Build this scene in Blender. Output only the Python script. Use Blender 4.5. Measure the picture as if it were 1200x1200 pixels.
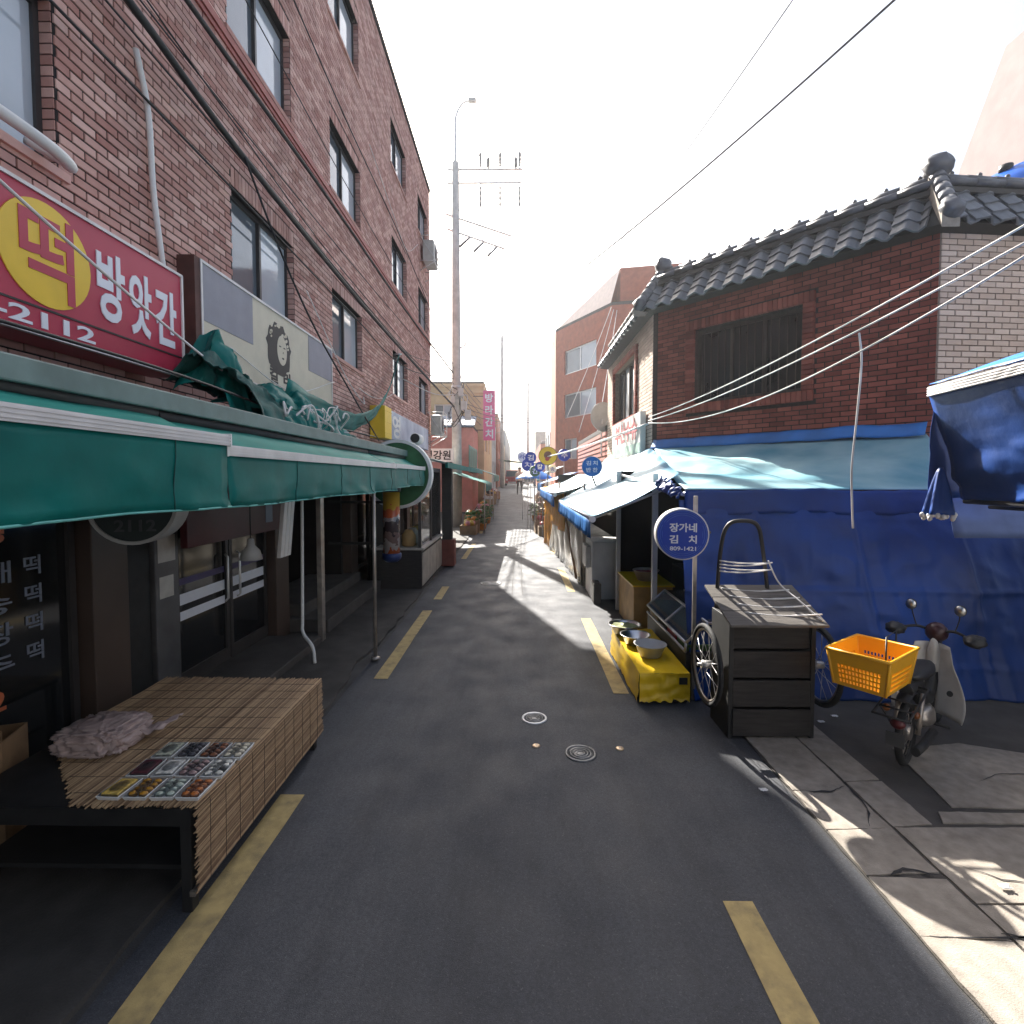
import bpy, bmesh, math, random
import numpy as np
from mathutils import Vector, Matrix, Euler, noise as mnoise
random.seed(7); rng = np.random.default_rng(7)
PI = math.pi; R = math.radians
S = bpy.context.scene; COL = S.collection
for o in list(bpy.data.objects): bpy.data.objects.remove(o)

# ------------------------------------------------------------------ camera, sky, sun, exposure
cam = bpy.data.cameras.new('camera'); camo = bpy.data.objects.new('camera', cam); COL.objects.link(camo)
cam.sensor_width = 36; cam.lens = 18; cam.clip_start = .05; cam.clip_end = 2000; cam.shift_y = -.0115
camo.location = (0, 0, 2.0); camo.rotation_euler = (R(90 - 2.5), 0, R(.76)); S.camera = camo
SUN_EL, SUN_AZ = 37.5, 18            # azimuth measured from the street axis (+Y) towards the left (-X)
W = bpy.data.worlds.new('World'); S.world = W; W.use_nodes = True
nt = W.node_tree; bg = nt.nodes['Background']
sky = nt.nodes.new('ShaderNodeTexSky'); sky.sky_type = 'NISHITA'; sky.sun_disc = False
sky.sun_elevation = R(SUN_EL); sky.sun_rotation = R(-SUN_AZ); sky.air_density = 1.0; sky.dust_density = 4.0; sky.ozone_density = 1.0
hs = nt.nodes.new('ShaderNodeHueSaturation'); hs.inputs['Saturation'].default_value = .8
nt.links.new(sky.outputs[0], hs.inputs['Color']); nt.links.new(hs.outputs[0], bg.inputs[0])
bg.inputs[1].default_value = .075
sl = bpy.data.lights.new('sun', 'SUN'); sl.energy = 5.0; sl.angle = R(.53); sl.color = (1, .95, .87)
so = bpy.data.objects.new('sun', sl); COL.objects.link(so)
sd = Vector((-math.sin(R(SUN_AZ)) * math.cos(R(SUN_EL)), math.cos(R(SUN_AZ)) * math.cos(R(SUN_EL)), math.sin(R(SUN_EL))))
so.rotation_euler = sd.to_track_quat('Z', 'Y').to_euler(); so.location = (0, 0, 30)
S.view_settings.view_transform = 'Standard'; S.view_settings.look = 'None'
S.view_settings.exposure = 1.9; S.view_settings.gamma = 1; S.view_settings.use_curve_mapping = False
S.render.engine = 'CYCLES'; S.cycles.max_bounces = 8; S.cycles.transparent_max_bounces = 16
S.cycles.use_denoising = True; S.cycles.sample_clamp_indirect = 6

# ------------------------------------------------------------------ helpers
class MB:
    def __init__(s): s.v = []; s.f = []; s.sm = []
    def add(s, vs, fs, smooth=False):
        n = len(s.v); s.v += [tuple(p) for p in vs]; s.f += [tuple(i + n for i in f) for f in fs]; s.sm += [smooth] * len(fs); return s
    def box(s, x0, x1, y0, y1, z0, z1):
        return s.add([(x0,y0,z0),(x1,y0,z0),(x1,y1,z0),(x0,y1,z0),(x0,y0,z1),(x1,y0,z1),(x1,y1,z1),(x0,y1,z1)],
                     [(0,3,2,1),(4,5,6,7),(0,1,5,4),(1,2,6,5),(2,3,7,6),(3,0,4,7)])
    def hexa(s, p):
        return s.add(p, [(0,3,2,1),(4,5,6,7),(0,1,5,4),(1,2,6,5),(2,3,7,6),(3,0,4,7)])
    def fbox(s, F, u0, u1, n0, n1, z0, z1):      # box in a wall frame: along, out of the wall, up
        P = [F(u0,n1,z0),F(u1,n1,z0),F(u1,n0,z0),F(u0,n0,z0),F(u0,n1,z1),F(u1,n1,z1),F(u1,n0,z1),F(u0,n0,z1)]
        return s.hexa(P)
    def tube(s, pts, r, seg=8, closed=False, r2=None):
        pts = [Vector(p) for p in pts]; n = len(pts); vs = []; fs = []
        up = None
        for i, p in enumerate(pts):
            if closed: t = pts[(i+1) % n] - pts[i-1]
            else: t = pts[min(i+1, n-1)] - pts[max(i-1, 0)]
            t.normalize()
            if up is None:
                up = Vector((0,0,1)) if abs(t.z) < .9 else Vector((1,0,0))
            a = t.cross(up); 
            if a.length < 1e-6: a = t.orthogonal()
            a.normalize(); b = t.cross(a); up = -b if False else a.cross(t)
            rr = r if r2 is None else r + (r2 - r) * i / max(1, n-1)
            for k in range(seg):
                q = 2*PI*k/seg; vs.append(p + a*(rr*math.cos(q)) + b*(rr*math.sin(q)))
        m = n if closed else n-1
        for i in range(m):
            for k in range(seg):
                j = (i+1) % n; k2 = (k+1) % seg
                fs.append((i*seg+k, j*seg+k, j*seg+k2, i*seg+k2))
        s.add(vs, fs, True)
        if not closed:
            b0 = len(s.v) - n*seg
            s.f.append(tuple(b0+k for k in range(seg))); s.sm.append(False)
            s.f.append(tuple(b0+(n-1)*seg+k for k in reversed(range(seg)))); s.sm.append(False)
        return s
    def lathe(s, prof, c=(0,0,0), ax='z', seg=24, smooth=True, cap=True):   # prof: (radius, height)
        vs = []; fs = []
        for (r, h) in prof:
            for k in range(seg):
                q = 2*PI*k/seg; a, b = r*math.cos(q), r*math.sin(q)
                p = {'z': (a,b,h), 'y': (a,h,b), 'x': (h,a,b)}[ax]
                vs.append((c[0]+p[0], c[1]+p[1], c[2]+p[2]))
        for i in range(len(prof)-1):
            for k in range(seg):
                k2 = (k+1) % seg; fs.append((i*seg+k, i*seg+k2, (i+1)*seg+k2, (i+1)*seg+k))
        s.add(vs, fs, smooth); b0 = len(s.v) - len(vs)
        for i, rev in ((0, True), (len(prof)-1, False)):
            if cap and prof[i][0] > 1e-5:
                rr = range(seg); s.f.append(tuple(b0+i*seg+k for k in (reversed(rr) if rev else rr))); s.sm.append(False)
        return s
    def grid(s, fn, nu, nv, smooth=True):
        vs = [fn(i/nu, j/nv) for j in range(nv+1) for i in range(nu+1)]
        fs = [(j*(nu+1)+i, j*(nu+1)+i+1, (j+1)*(nu+1)+i+1, (j+1)*(nu+1)+i) for j in range(nv) for i in range(nu)]
        return s.add(vs, fs, smooth)
    def prism(s, pts, z0, z1):                   # polygon in XY pushed from z0 to z1
        n = len(pts); vs = [(p[0],p[1],z0) for p in pts] + [(p[0],p[1],z1) for p in pts]
        fs = [tuple(reversed(range(n))), tuple(range(n,2*n))] + [(i,(i+1)%n,n+(i+1)%n,n+i) for i in range(n)]
        return s.add(vs, fs)
    def xf(s, M):
        s.v = [tuple(M @ Vector(p)) for p in s.v]; return s
    def mesh(s, name, mat):
        m = bpy.data.meshes.new(name); m.from_pydata(s.v, [], s.f)
        m.polygons.foreach_set('use_smooth', s.sm)
        if mat: m.materials.append(mat)
        m.update(); return m
    def build(s, name, mat, parent=None, solid=0, bevel=0, world=True, recalc=False):
        m = s.mesh(name, mat)
        if recalc:
            bm = bmesh.new(); bm.from_mesh(m); bmesh.ops.recalc_face_normals(bm, faces=bm.faces); bm.to_mesh(m); bm.free()
        o = bpy.data.objects.new(name, m); COL.objects.link(o)
        if parent is not None:
            o.parent = parent
            if world and parent.parent is None and parent.type == 'EMPTY': o.matrix_parent_inverse = parent.matrix_basis.inverted()
        if solid:
            k = o.modifiers.new('thickness', 'SOLIDIFY'); k.thickness = solid; k.offset = 0
        if bevel:
            k = o.modifiers.new('bevel', 'BEVEL'); k.width = bevel; k.segments = 2; k.limit_method = 'ANGLE'
        return o
def tag(o, label=None, cat=None, group=None, kind=None):
    if label: o['label'] = label
    if cat: o['category'] = cat
    if group: o['group'] = group
    if kind: o['kind'] = kind
    return o
def thing(name, label, cat, loc=(0,0,0), rot=(0,0,0), group=None):
    o = bpy.data.objects.new(name, None); COL.objects.link(o); o.location = loc; o.rotation_euler = rot
    o.empty_display_size = .1
    return tag(o, label, cat, group)
def copy_tree(o, parent=None):
    c = o.copy(); COL.objects.link(c)
    if parent: c.parent = parent
    for ch in o.children: copy_tree(ch, c)
    return c
def frame(ox, oy, ux, uy):
    l = math.hypot(ux, uy); ux /= l; uy /= l
    return lambda u, n, z: (ox + ux*u + uy*n, oy + uy*u - ux*n, z)
def fbm(x, y, z=0, oct=3):
    return mnoise.fractal(Vector((x, y, z)), 1.0, 2.0, oct)
def arc_sag(a, b, sag, n=16):
    a, b = Vector(a), Vector(b)
    return [a.lerp(b, t) - Vector((0, 0, sag*4*t*(1-t))) for t in [i/n for i in range(n+1)]]
def smooth_path(pts, n=8):                       # Catmull-Rom
    P = [Vector(p) for p in pts]; P = [2*P[0]-P[1]] + P + [2*P[-1]-P[-2]]; out = []
    for i in range(1, len(P)-2):
        for k in range(n):
            t = k/n; a, b, c, d = P[i-1], P[i], P[i+1], P[i+2]
            out.append(.5*((2*b) + (c-a)*t + (2*a-5*b+4*c-d)*t*t + (3*b-a-3*c+d)*t**3))
    out.append(P[-2]); return out
def gz(y):                                       # the street climbs a little beyond the tall building
    t = min(1, max(0, (y-16)/22)); return 1.1*t*t*(3-2*t)

# ------------------------------------------------------------------ materials
def N(nt, kind, **kw):
    n = nt.nodes.new(kind)
    for k, v in kw.items(): setattr(n, k, v)
    return n
def lerp3(c, k): return tuple(min(1, max(0, x*k)) for x in c)
def M(name, col, rough=.6, metal=0, var=.25, scale=6, bump=.0, bscale=80, spec=.5, dirt=0, dirtcol=(.03,.027,.022), dscale=1.6,
      src='pos', trans=0, col2=None, stretch=(1,1,1), coat=0, rvar=.0):
    m = bpy.data.materials.new(name); m.use_nodes = True; t = m.node_tree; b = t.nodes['Principled BSDF']
    g = N(t, 'ShaderNodeNewGeometry'); mp = N(t, 'ShaderNodeMapping'); mp.inputs['Scale'].default_value = stretch
    t.links.new(g.outputs['Position'], mp.inputs[0])
    nz = N(t, 'ShaderNodeTexNoise'); nz.inputs['Scale'].default_value = scale; nz.inputs['Detail'].default_value = 5
    t.links.new(mp.outputs[0], nz.inputs['Vector'])
    rp = N(t, 'ShaderNodeValToRGB'); rp.color_ramp.elements[0].position = .3; rp.color_ramp.elements[1].position = .7
    rp.color_ramp.elements[0].color = (*lerp3(col, 1-var), 1); rp.color_ramp.elements[1].color = (*(col2 or lerp3(col, 1+var)), 1)
    fac = nz.outputs['Fac']
    if src == 'island': fac = g.outputs['Random Per Island']
    if src == 'object': fac = N(t, 'ShaderNodeObjectInfo').outputs['Random']
    if src != 'pos':
        ad = N(t, 'ShaderNodeMath', operation='MULTIPLY_ADD'); ad.inputs[1].default_value = .35
        t.links.new(nz.outputs['Fac'], ad.inputs[0]); ml = N(t, 'ShaderNodeMath', operation='MULTIPLY'); ml.inputs[1].default_value = .65
        t.links.new(fac, ml.inputs[0]); t.links.new(ml.outputs[0], ad.inputs[2]); fac = ad.outputs[0]
        rp.color_ramp.elements[0].position = .12; rp.color_ramp.elements[1].position = .85
    t.links.new(fac, rp.inputs[0]); out = rp.outputs[0]
    if dirt:
        n2 = N(t, 'ShaderNodeTexNoise'); n2.inputs['Scale'].default_value = dscale; n2.inputs['Detail'].default_value = 8; n2.inputs['Roughness'].default_value = .65
        t.links.new(g.outputs['Position'], n2.inputs['Vector'])
        r2 = N(t, 'ShaderNodeValToRGB'); r2.color_ramp.elements[0].position = .48; r2.color_ramp.elements[1].position = .72
        r2.color_ramp.elements[1].color = (dirt, dirt, dirt, 1)
        r2.color_ramp.elements[0].color = (0, 0, 0, 1)
        t.links.new(n2.outputs['Fac'], r2.inputs[0]); mx = N(t, 'ShaderNodeMix', data_type='RGBA')
        t.links.new(r2.outputs[0], mx.inputs[0]); t.links.new(out, mx.inputs[6]); mx.inputs[7].default_value = (*dirtcol, 1); out = mx.outputs[2]
    t.links.new(out, b.inputs['Base Color'])
    b.inputs['Roughness'].default_value = rough; b.inputs['Metallic'].default_value = metal
    b.inputs['Specular IOR Level'].default_value = spec; b.inputs['Coat Weight'].default_value = coat
    if rvar:
        mr = N(t, 'ShaderNodeMapRange'); mr.inputs[3].default_value = rough - rvar; mr.inputs[4].default_value = rough + rvar
        t.links.new(nz.outputs['Fac'], mr.inputs[0]); t.links.new(mr.outputs[0], b.inputs['Roughness'])
    if bump:
        n3 = N(t, 'ShaderNodeTexNoise'); n3.inputs['Scale'].default_value = bscale; n3.inputs['Detail'].default_value = 4
        t.links.new(mp.outputs[0], n3.inputs['Vector']); bp = N(t, 'ShaderNodeBump'); bp.inputs['Strength'].default_value = bump; bp.inputs['Distance'].default_value = .01
        t.links.new(n3.outputs['Fac'], bp.inputs['Height']); t.links.new(bp.outputs[0], b.inputs['Normal'])
    if trans:
        tr = N(t, 'ShaderNodeBsdfTranslucent'); t.links.new(out, tr.inputs[0]); ms = N(t, 'ShaderNodeMixShader'); ms.inputs[0].default_value = trans
        t.links.new(b.outputs[0], ms.inputs[1]); t.links.new(tr.outputs[0], ms.inputs[2]); t.links.new(ms.outputs[0], t.nodes['Material Output'].inputs[0])
    return m
def clear(name, tint=(.9,.95,.95), amount=.8, rough=.08, spec=.5, diff=(.5,.5,.5), dw=.15):   # see-through sheet: transparent + gloss + a little haze
    m = bpy.data.materials.new(name); m.use_nodes = True; t = m.node_tree; b = t.nodes['Principled BSDF']
    b.inputs['Base Color'].default_value = (*diff, 1); b.inputs['Roughness'].default_value = rough; b.inputs['Specular IOR Level'].default_value = spec
    tp = N(t, 'ShaderNodeBsdfTransparent'); tp.inputs[0].default_value = (*tint, 1); ms = N(t, 'ShaderNodeMixShader'); ms.inputs[0].default_value = amount
    t.links.new(b.outputs[0], ms.inputs[1]); t.links.new(tp.outputs[0], ms.inputs[2])
    gl = N(t, 'ShaderNodeBsdfGlossy'); gl.inputs['Roughness'].default_value = rough; fr = N(t, 'ShaderNodeFresnel'); fr.inputs[0].default_value = 1.5
    m2 = N(t, 'ShaderNodeMixShader'); t.links.new(fr.outputs[0], m2.inputs[0]); t.links.new(ms.outputs[0], m2.inputs[1]); t.links.new(gl.outputs[0], m2.inputs[2])
    t.links.new(m2.outputs[0], t.nodes['Material Output'].inputs[0]); return m
m_brick = M('red brick', (.54,.245,.2), .85, col2=(.7,.45,.385), var=.3, src='island', scale=9, bump=.25, bscale=120, dirt=.3, dirtcol=(.16,.1,.085), dscale=2.2)
m_brick_o = M('red brick single', (.54,.245,.2), .85, col2=(.7,.45,.385), var=.3, src='object', scale=9, bump=.25, bscale=120, dirt=.3, dirtcol=(.16,.1,.085), dscale=2.2)
m_mortar = M('dark mortar', (.022,.018,.017), .95, var=.3, scale=20, bump=.2)
m_rbrick = M('oxblood brick', (.25,.05,.036), .85, col2=(.4,.105,.07), var=.3, src='island', scale=8, bump=.25, bscale=120, dirt=.4, dirtcol=(.07,.025,.02), dscale=1.6)
m_rbrick_o = M('oxblood brick single', (.25,.05,.036), .85, col2=(.4,.105,.07), var=.3, src='object', scale=8, bump=.25, bscale=120, dirt=.4, dirtcol=(.07,.025,.02), dscale=1.6)
m_cbrick = M('cream brick', (.62,.47,.38), .85, col2=(.72,.58,.49), var=.1, src='island', scale=8, bump=.2, bscale=120, dirt=.3, dirtcol=(.3,.22,.17), dscale=1.1)
m_cbrick_o = M('cream brick single', (.62,.47,.38), .85, col2=(.72,.58,.49), var=.1, src='object', scale=8, bump=.2, bscale=120, dirt=.3, dirtcol=(.3,.22,.17), dscale=1.1)
m_rmortar = M('brown mortar', (.055,.03,.025), .95, var=.3, scale=20)
m_cmortar = M('grey mortar', (.2,.15,.12), .95, var=.3, scale=20)
def asphalt():
    m = bpy.data.materials.new('asphalt'); m.use_nodes = True; t = m.node_tree; b = t.nodes['Principled BSDF']; g = N(t, 'ShaderNodeNewGeometry'); L = t.links.new
    def nz(sc, det=4, rough=.5, vec=None):
        n = N(t, 'ShaderNodeTexNoise'); n.inputs['Scale'].default_value = sc; n.inputs['Detail'].default_value = det; n.inputs['Roughness'].default_value = rough
        L(vec or g.outputs['Position'], n.inputs['Vector']); return n.outputs['Fac']
    def ramp(f, *st):
        r = N(t, 'ShaderNodeValToRGB'); e = r.color_ramp.elements
        e[0].position, e[0].color = st[0][0], (*st[0][1], 1); e[1].position, e[1].color = st[-1][0], (*st[-1][1], 1)
        for p, c in st[1:-1]: q = e.new(p); q.color = (*c, 1)
        L(f, r.inputs[0]); return r.outputs[0]
    def mix(f, a, c, mode='MIX'):
        x = N(t, 'ShaderNodeMix', data_type='RGBA', blend_type=mode)
        if isinstance(f, float): x.inputs[0].default_value = f
        else: L(f, x.inputs[0])
        L(a, x.inputs[6])
        if isinstance(c, tuple): x.inputs[7].default_value = (*c, 1)
        else: L(c, x.inputs[7])
        return x.outputs[2]
    mp = N(t, 'ShaderNodeMapping'); mp.inputs['Scale'].default_value = (1, .22, 1); L(g.outputs['Position'], mp.inputs[0])
    col = ramp(nz(.9, 6, .6, mp.outputs[0]), (.3, (.052,.056,.067)), (.7, (.108,.114,.13)))                 # wheel-worn streaks along the lane
    col = mix(ramp(nz(5, 9, .75, mp.outputs[0]), (.46, (0,0,0)), (.72, (.75,.75,.75))), col, (.04,.04,.045))
    col = mix(ramp(nz(75, 4, .65), (.36, (.6,.6,.6)), (.6, (0,0,0))), col, (.035,.036,.04))
    col = mix(ramp(nz(110, 2, .5), (.63, (0,0,0)), (.72, (.45,.45,.45))), col, (.2,.2,.21))           # oil and damp blotches
    col = mix(ramp(nz(240, 3, .6), (.35, (.55,.55,.55)), (.65, (0,0,0))), col, (.03,.03,.033))           # aggregate
    col = mix(ramp(nz(330, 2, .5), (.66, (0,0,0)), (.74, (.6,.6,.6))), col, (.22,.22,.22))               # pale stones
    w = N(t, 'ShaderNodeTexNoise'); w.inputs['Scale'].default_value = 2.2; w.inputs['Detail'].default_value = 5; L(g.outputs['Position'], w.inputs['Vector'])
    ad = N(t, 'ShaderNodeMix', data_type='RGBA', blend_type='LINEAR_LIGHT'); ad.inputs[0].default_value = .22; L(g.outputs['Position'], ad.inputs[6]); L(w.outputs['Color'], ad.inputs[7])
    vo = N(t, 'ShaderNodeTexVoronoi', feature='DISTANCE_TO_EDGE'); vo.inputs['Scale'].default_value = .42; L(ad.outputs[2], vo.inputs['Vector'])
    crack = ramp(vo.outputs['Distance'], (.0, (.7,.7,.7)), (.004, (0,0,0)))
    msk = ramp(nz(.6, 2), (.56, (0,0,0)), (.64, (.7,.7,.7))); ck = N(t, 'ShaderNodeMath', operation='MULTIPLY'); L(crack, ck.inputs[0]); L(msk, ck.inputs[1])
    col = mix(ck.outputs[0], col, (.015,.015,.016)); L(col, b.inputs['Base Color'])
    L(ramp(nz(2.5, 5), (.3, (.62,.62,.62)), (.7, (.85,.85,.85))), b.inputs['Roughness'])
    h = N(t, 'ShaderNodeMath', operation='SUBTRACT'); L(nz(230, 3, .6), h.inputs[0]); L(ck.outputs[0], h.inputs[1])
    bp = N(t, 'ShaderNodeBump'); bp.inputs['Strength'].default_value = .7; bp.inputs['Distance'].default_value = .006; L(h.outputs[0], bp.inputs['Height']); L(bp.outputs[0], b.inputs['Normal'])
    return m
m_asph = asphalt()
m_ground = M('worn tarmac', (.065,.062,.06), .85, var=.35, scale=3, bump=.6, bscale=150, dirt=.6, dirtcol=(.025,.024,.023))
m_conc = M('old concrete', (.3,.265,.225), .92, var=.18, scale=16, bump=.35, bscale=160, dirt=.6, dirtcol=(.15,.13,.11), dscale=3.5)
m_conc2 = M('dark concrete', (.075,.068,.062), .9, var=.25, scale=4, bump=.5, bscale=90, dirt=.6, dirtcol=(.06,.055,.05), dscale=2.5)
m_yline = M('worn yellow paint', (.4,.3,.125), .75, var=.15, scale=14, bump=.3, bscale=220, dirt=.75, dirtcol=(.16,.13,.075), dscale=9)
m_frame = M('dark window frame', (.04,.036,.035), .45, var=.2)
m_alu = M('aluminium', (.62,.61,.6), .35, metal=.6, var=.12, stretch=(1,1,1), dirt=.3, dirtcol=(.3,.28,.26))
m_alu_w = M('white aluminium', (.66,.64,.63), .45, metal=.1, var=.1, dirt=.35, dirtcol=(.38,.35,.32))
m_steel = M('stained steel', (.42,.38,.34), .4, metal=.7, var=.3, scale=14, dirt=.6, dirtcol=(.16,.09,.05), dscale=7)
m_dark = M('dark paint', (.017,.0165,.0165), .6, var=.3, scale=10)
m_black = M('black plastic', (.016,.016,.017), .5, var=.2)
m_rubber = M('rubber', (.02,.02,.02), .8, var=.25, bump=.2)
m_glass = M('dusky pane', (.13,.15,.17), .06, var=.2, scale=1.2, spec=1.0)
m_glass_l = M('bright pane', (.42,.46,.5), .06, var=.12, scale=1.2, spec=1.0)
m_glass_d = M('dark shop glass', (.012,.013,.014), .08, var=.3, scale=2, spec=.6)
m_white = M('white paint', (.74,.73,.71), .5, var=.06, dirt=.25, dirtcol=(.45,.42,.38))
m_pvc = M('white pipe', (.7,.7,.68), .45, var=.08, dirt=.35, dirtcol=(.32,.29,.25), dscale=6)
m_rope = M('white rope', (.7,.68,.66), .8, var=.15)
m_cable = M('black cable', (.014,.014,.015), .55, var=.2)
m_gcable = M('grey cable', (.42,.41,.4), .6, var=.15)
m_sred = M('red sign face', (.46,.035,.075), .4, var=.06, scale=2, dirt=.25, dirtcol=(.3,.03,.05))
m_syel = M('yellow sign face', (.78,.52,.035), .4, var=.06)
m_sgrey = M('grey sign panel', (.23,.235,.28), .5, var=.08)
m_sbeige = M('beige sign panel', (.56,.51,.4), .5, var=.06, dirt=.2, dirtcol=(.42,.37,.28))
m_wood = M('grey wood', (.13,.115,.1), .8, var=.3, scale=5, stretch=(1,12,12), bump=.3, bscale=40)
m_wood_d = M('dark wood', (.035,.03,.027), .8, var=.35, scale=5, stretch=(1,10,10), bump=.3, bscale=40)
m_bwood = M('brown tile', (.065,.043,.033), .5, var=.15, scale=3)
m_teal = M('teal tarpaulin', (.003,.2,.175), .5, var=.22, scale=3, bump=.2, bscale=16, trans=.3, spec=.35, dirt=.4, dirtcol=(.006,.12,.11), dscale=2.6)
m_teal_t = M('teal awning cloth', (.01,.33,.27), .55, var=.12, scale=3, bump=.1, bscale=14, trans=.3)
m_tealdk = M('dark green net', (.008,.07,.06), .75, var=.4, scale=10, bump=.3, bscale=60)
m_fascia = M('grey green fascia', (.16,.22,.205), .55, var=.15, dirt=.4, dirtcol=(.07,.09,.08))
m_blue = M('blue tarpaulin', (.003,.05,.255), .5, var=.3, scale=1.6, bump=.3, bscale=13, spec=.45, trans=.1, dirt=.3, dirtcol=(.01,.04,.12), dscale=3.5, rvar=.12)
m_bluet = M('bright blue tarpaulin', (.03,.2,.58), .5, var=.2, scale=2.5, bump=.12, bscale=9, trans=.12)
m_cyan = M('faded cyan tarpaulin', (.12,.4,.52), .5, var=.25, scale=1.3, bump=.25, bscale=7, col2=(.42,.62,.64), trans=.1)
m_tile = M('grey roof tile', (.16,.165,.175), .36, var=.25, src='object', scale=14, bump=.2, dirt=.35, dirtcol=(.05,.05,.05), dscale=6, spec=.6)
m_tile_m = M('grey ridge tile', (.12,.12,.13), .45, var=.25, scale=10, bump=.2, dirt=.35, dirtcol=(.04,.04,.04), dscale=6, spec=.6)
m_ycov = M('yellow vinyl cover', (.78,.5,.012), .35, var=.1, scale=3, bump=.25, bscale=18, dirt=.15, dirtcol=(.4,.25,.03), dscale=4)
m_ycrate = M('orange yellow plastic', (.76,.38,.008), .4, var=.08, dirt=.25, dirtcol=(.4,.17,.02), dscale=6)
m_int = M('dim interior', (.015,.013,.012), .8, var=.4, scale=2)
m_print = M('black print', (.02,.02,.022), .6, var=.1)
m_lett = M('white lettering', (.74,.76,.82), .5, var=.03)
m_bsign = M('blue sign face', (.004,.045,.4), .55, var=.06)
m_plast = M('grey plastic', (.42,.42,.41), .5, var=.1)
m_inox = M('stainless bowl', (.6,.6,.6), .28, metal=1, var=.1)

# ------------------------------------------------------------------ lettering (built once, fitted to a rectangle later)
WORDS = dict(tteok='떡', bang='방', at='앗', gan='간', tel='-2112', kal='칼', ra='라', jang='장가네', gim='김', chi='치', tel2='809-1421',
             busan='부산수슈', yeong='영', health='건강원', ji='지개', song='송', kko='꼬장', chu='추', ddeok='떡', t112='112', t2112='2112', bae='배명',
             gan2='앗간', pink='피부미용실', ho='호박', gim2='김치', don='반찬', ban='반', chan='찬', hair='미용실')
TXT = {}
_tmp = []
for k, w in WORDS.items():
    c = bpy.data.curves.new('lettering', 'FONT'); c.body = w; c.offset = .028; c.extrude = .5; c.resolution_u = 3
    if k in ('tel', 'tel2', 't2112', 't112'): c.offset = .02
    if k == 'tteok': c.offset = .018
    if k == 'ji' or k == 'song' or k == 'kko' or k == 'chu' or k == 'ddeok': c.offset = .012
    o = bpy.data.objects.new('lettering', c); COL.objects.link(o); _tmp.append((k, o))
dg = bpy.context.evaluated_depsgraph_get()
for k, o in _tmp:
    me = bpy.data.meshes.new_from_object(o.evaluated_get(dg)); a = np.empty(len(me.vertices)*3); me.vertices.foreach_get('co', a)
    a = a.reshape(-1, 3); lo, hi = a.min(0), a.max(0); TXT[k] = ((a-lo)/(hi-lo), [tuple(p.vertices) for p in me.polygons])
    bpy.data.objects.remove(o); bpy.data.meshes.remove(me)
def lettering(key, parent, mat, x0, x1, y0, y1, z0, depth=.006, shear=0, name='lettering'):
    a, fs = TXT[key]; v = a.copy(); v[:,0] = x0 + a[:,0]*(x1-x0) + shear*a[:,1]; v[:,1] = y0 + a[:,1]*(y1-y0); v[:,2] = z0 + a[:,2]*depth
    b = MB(); b.add([tuple(p) for p in v], fs); return b.build(name, mat, parent, world=False)
def disc(x, y, r, z0, z1, seg=40, sx=1): 
    b = MB(); b.prism([(x + sx*r*math.cos(2*PI*k/seg), y + r*math.sin(2*PI*k/seg)) for k in range(seg)], z0, z1); return b
FACE_X, FACE_Y, FACE_NX = (PI/2, 0, PI/2), (PI/2, 0, 0), (PI/2, 0, -PI/2)   # signs: x along, y up, z out; facing +X / -Y / -X
# ------------------------------------------------------------------ ground, road, pavement
YS = [-24, -12, -4, 0, 4, 8, 12, 14] + list(range(16, 40, 2)) + [44, 60, 100, 150, 189]
def strip(name, x0, x1, ys, z, mat, kind='structure'):
    b = MB()
    for i in range(len(ys)-1):
        a, c = ys[i], ys[i+1]
        b.add([(x0,a,gz(a)+z),(x1,a,gz(a)+z),(x1,c,gz(c)+z),(x0,c,gz(c)+z)], [(0,1,2,3)])
    return tag(b.build(name, mat), kind=kind)
strip('ground', -40, 40, YS, 0, m_ground)
strip('road', -1.62, 1.72, YS[:-1], .005, m_asph)
def dash(x0, x1, y0, y1, skew=0):
    n = max(2, int((y1-y0)/.25)); b = MB()
    b.grid(lambda u, v: (x0 + (x1-x0)*u + skew*v + (.006*mnoise.noise(Vector((u*9, v*17+y0, 0)))), y0 + (y1-y0)*v, gz(y0+(y1-y0)*v) + .0095), 1, n, False)
    return tag(b.build('road_marking', m_yline), kind='structure')
for a in [(-1.5,-1.345,.9,3.12), (-1.44,-1.3,4.98,7.6), (-1.4,-1.27,8.3,9.3), (-1.42,-1.29,12.5,15.5), (-1.42,-1.29,18,20.5)]: dash(*a)
for a in [(.96,1.1,.2,2.34), (.88,1.02,4.66,7.2), (.86,.99,8.9,11.3), (.86,.99,13.4,15.6)]: dash(*a)
def rough_poly(pts, step=.06, j=.004):
    out = []
    for i, p in enumerate(pts):
        q = pts[(i+1) % len(pts)]; d = math.hypot(q[0]-p[0], q[1]-p[1]); n = max(1, int(d/step))
        for k in range(n):
            t = k/n; out.append((p[0]+(q[0]-p[0])*t + random.uniform(-j, j), p[1]+(q[1]-p[1])*t + random.uniform(-j, j)))
    return out
b = MB(); b.prism(rough_poly([(1.735,-3),(9,-3),(9,4.9),(1.735,4.6)], .1, .006), -.02, .006)
pav = tag(b.build('pavement', m_conc2), kind='structure')
slabs = []
ys = [4.35,3.93,3.2,2.83,2.5,2.16,1.62,1.0,.3,-.6]
for i in range(len(ys)-1):
    y1, y0 = ys[i]-.004, ys[i+1]+.004; e = random.uniform(-.004,.004)
    slabs.append([(1.745+e,y0),(2.12+e,y0+random.uniform(-.03,.03)),(2.12+e,y1+random.uniform(-.03,.03)),(1.745+e,y1)])
ys = [4.2,3.3,2.86,2.33,1.9,1.2,.4,-.5]
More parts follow.
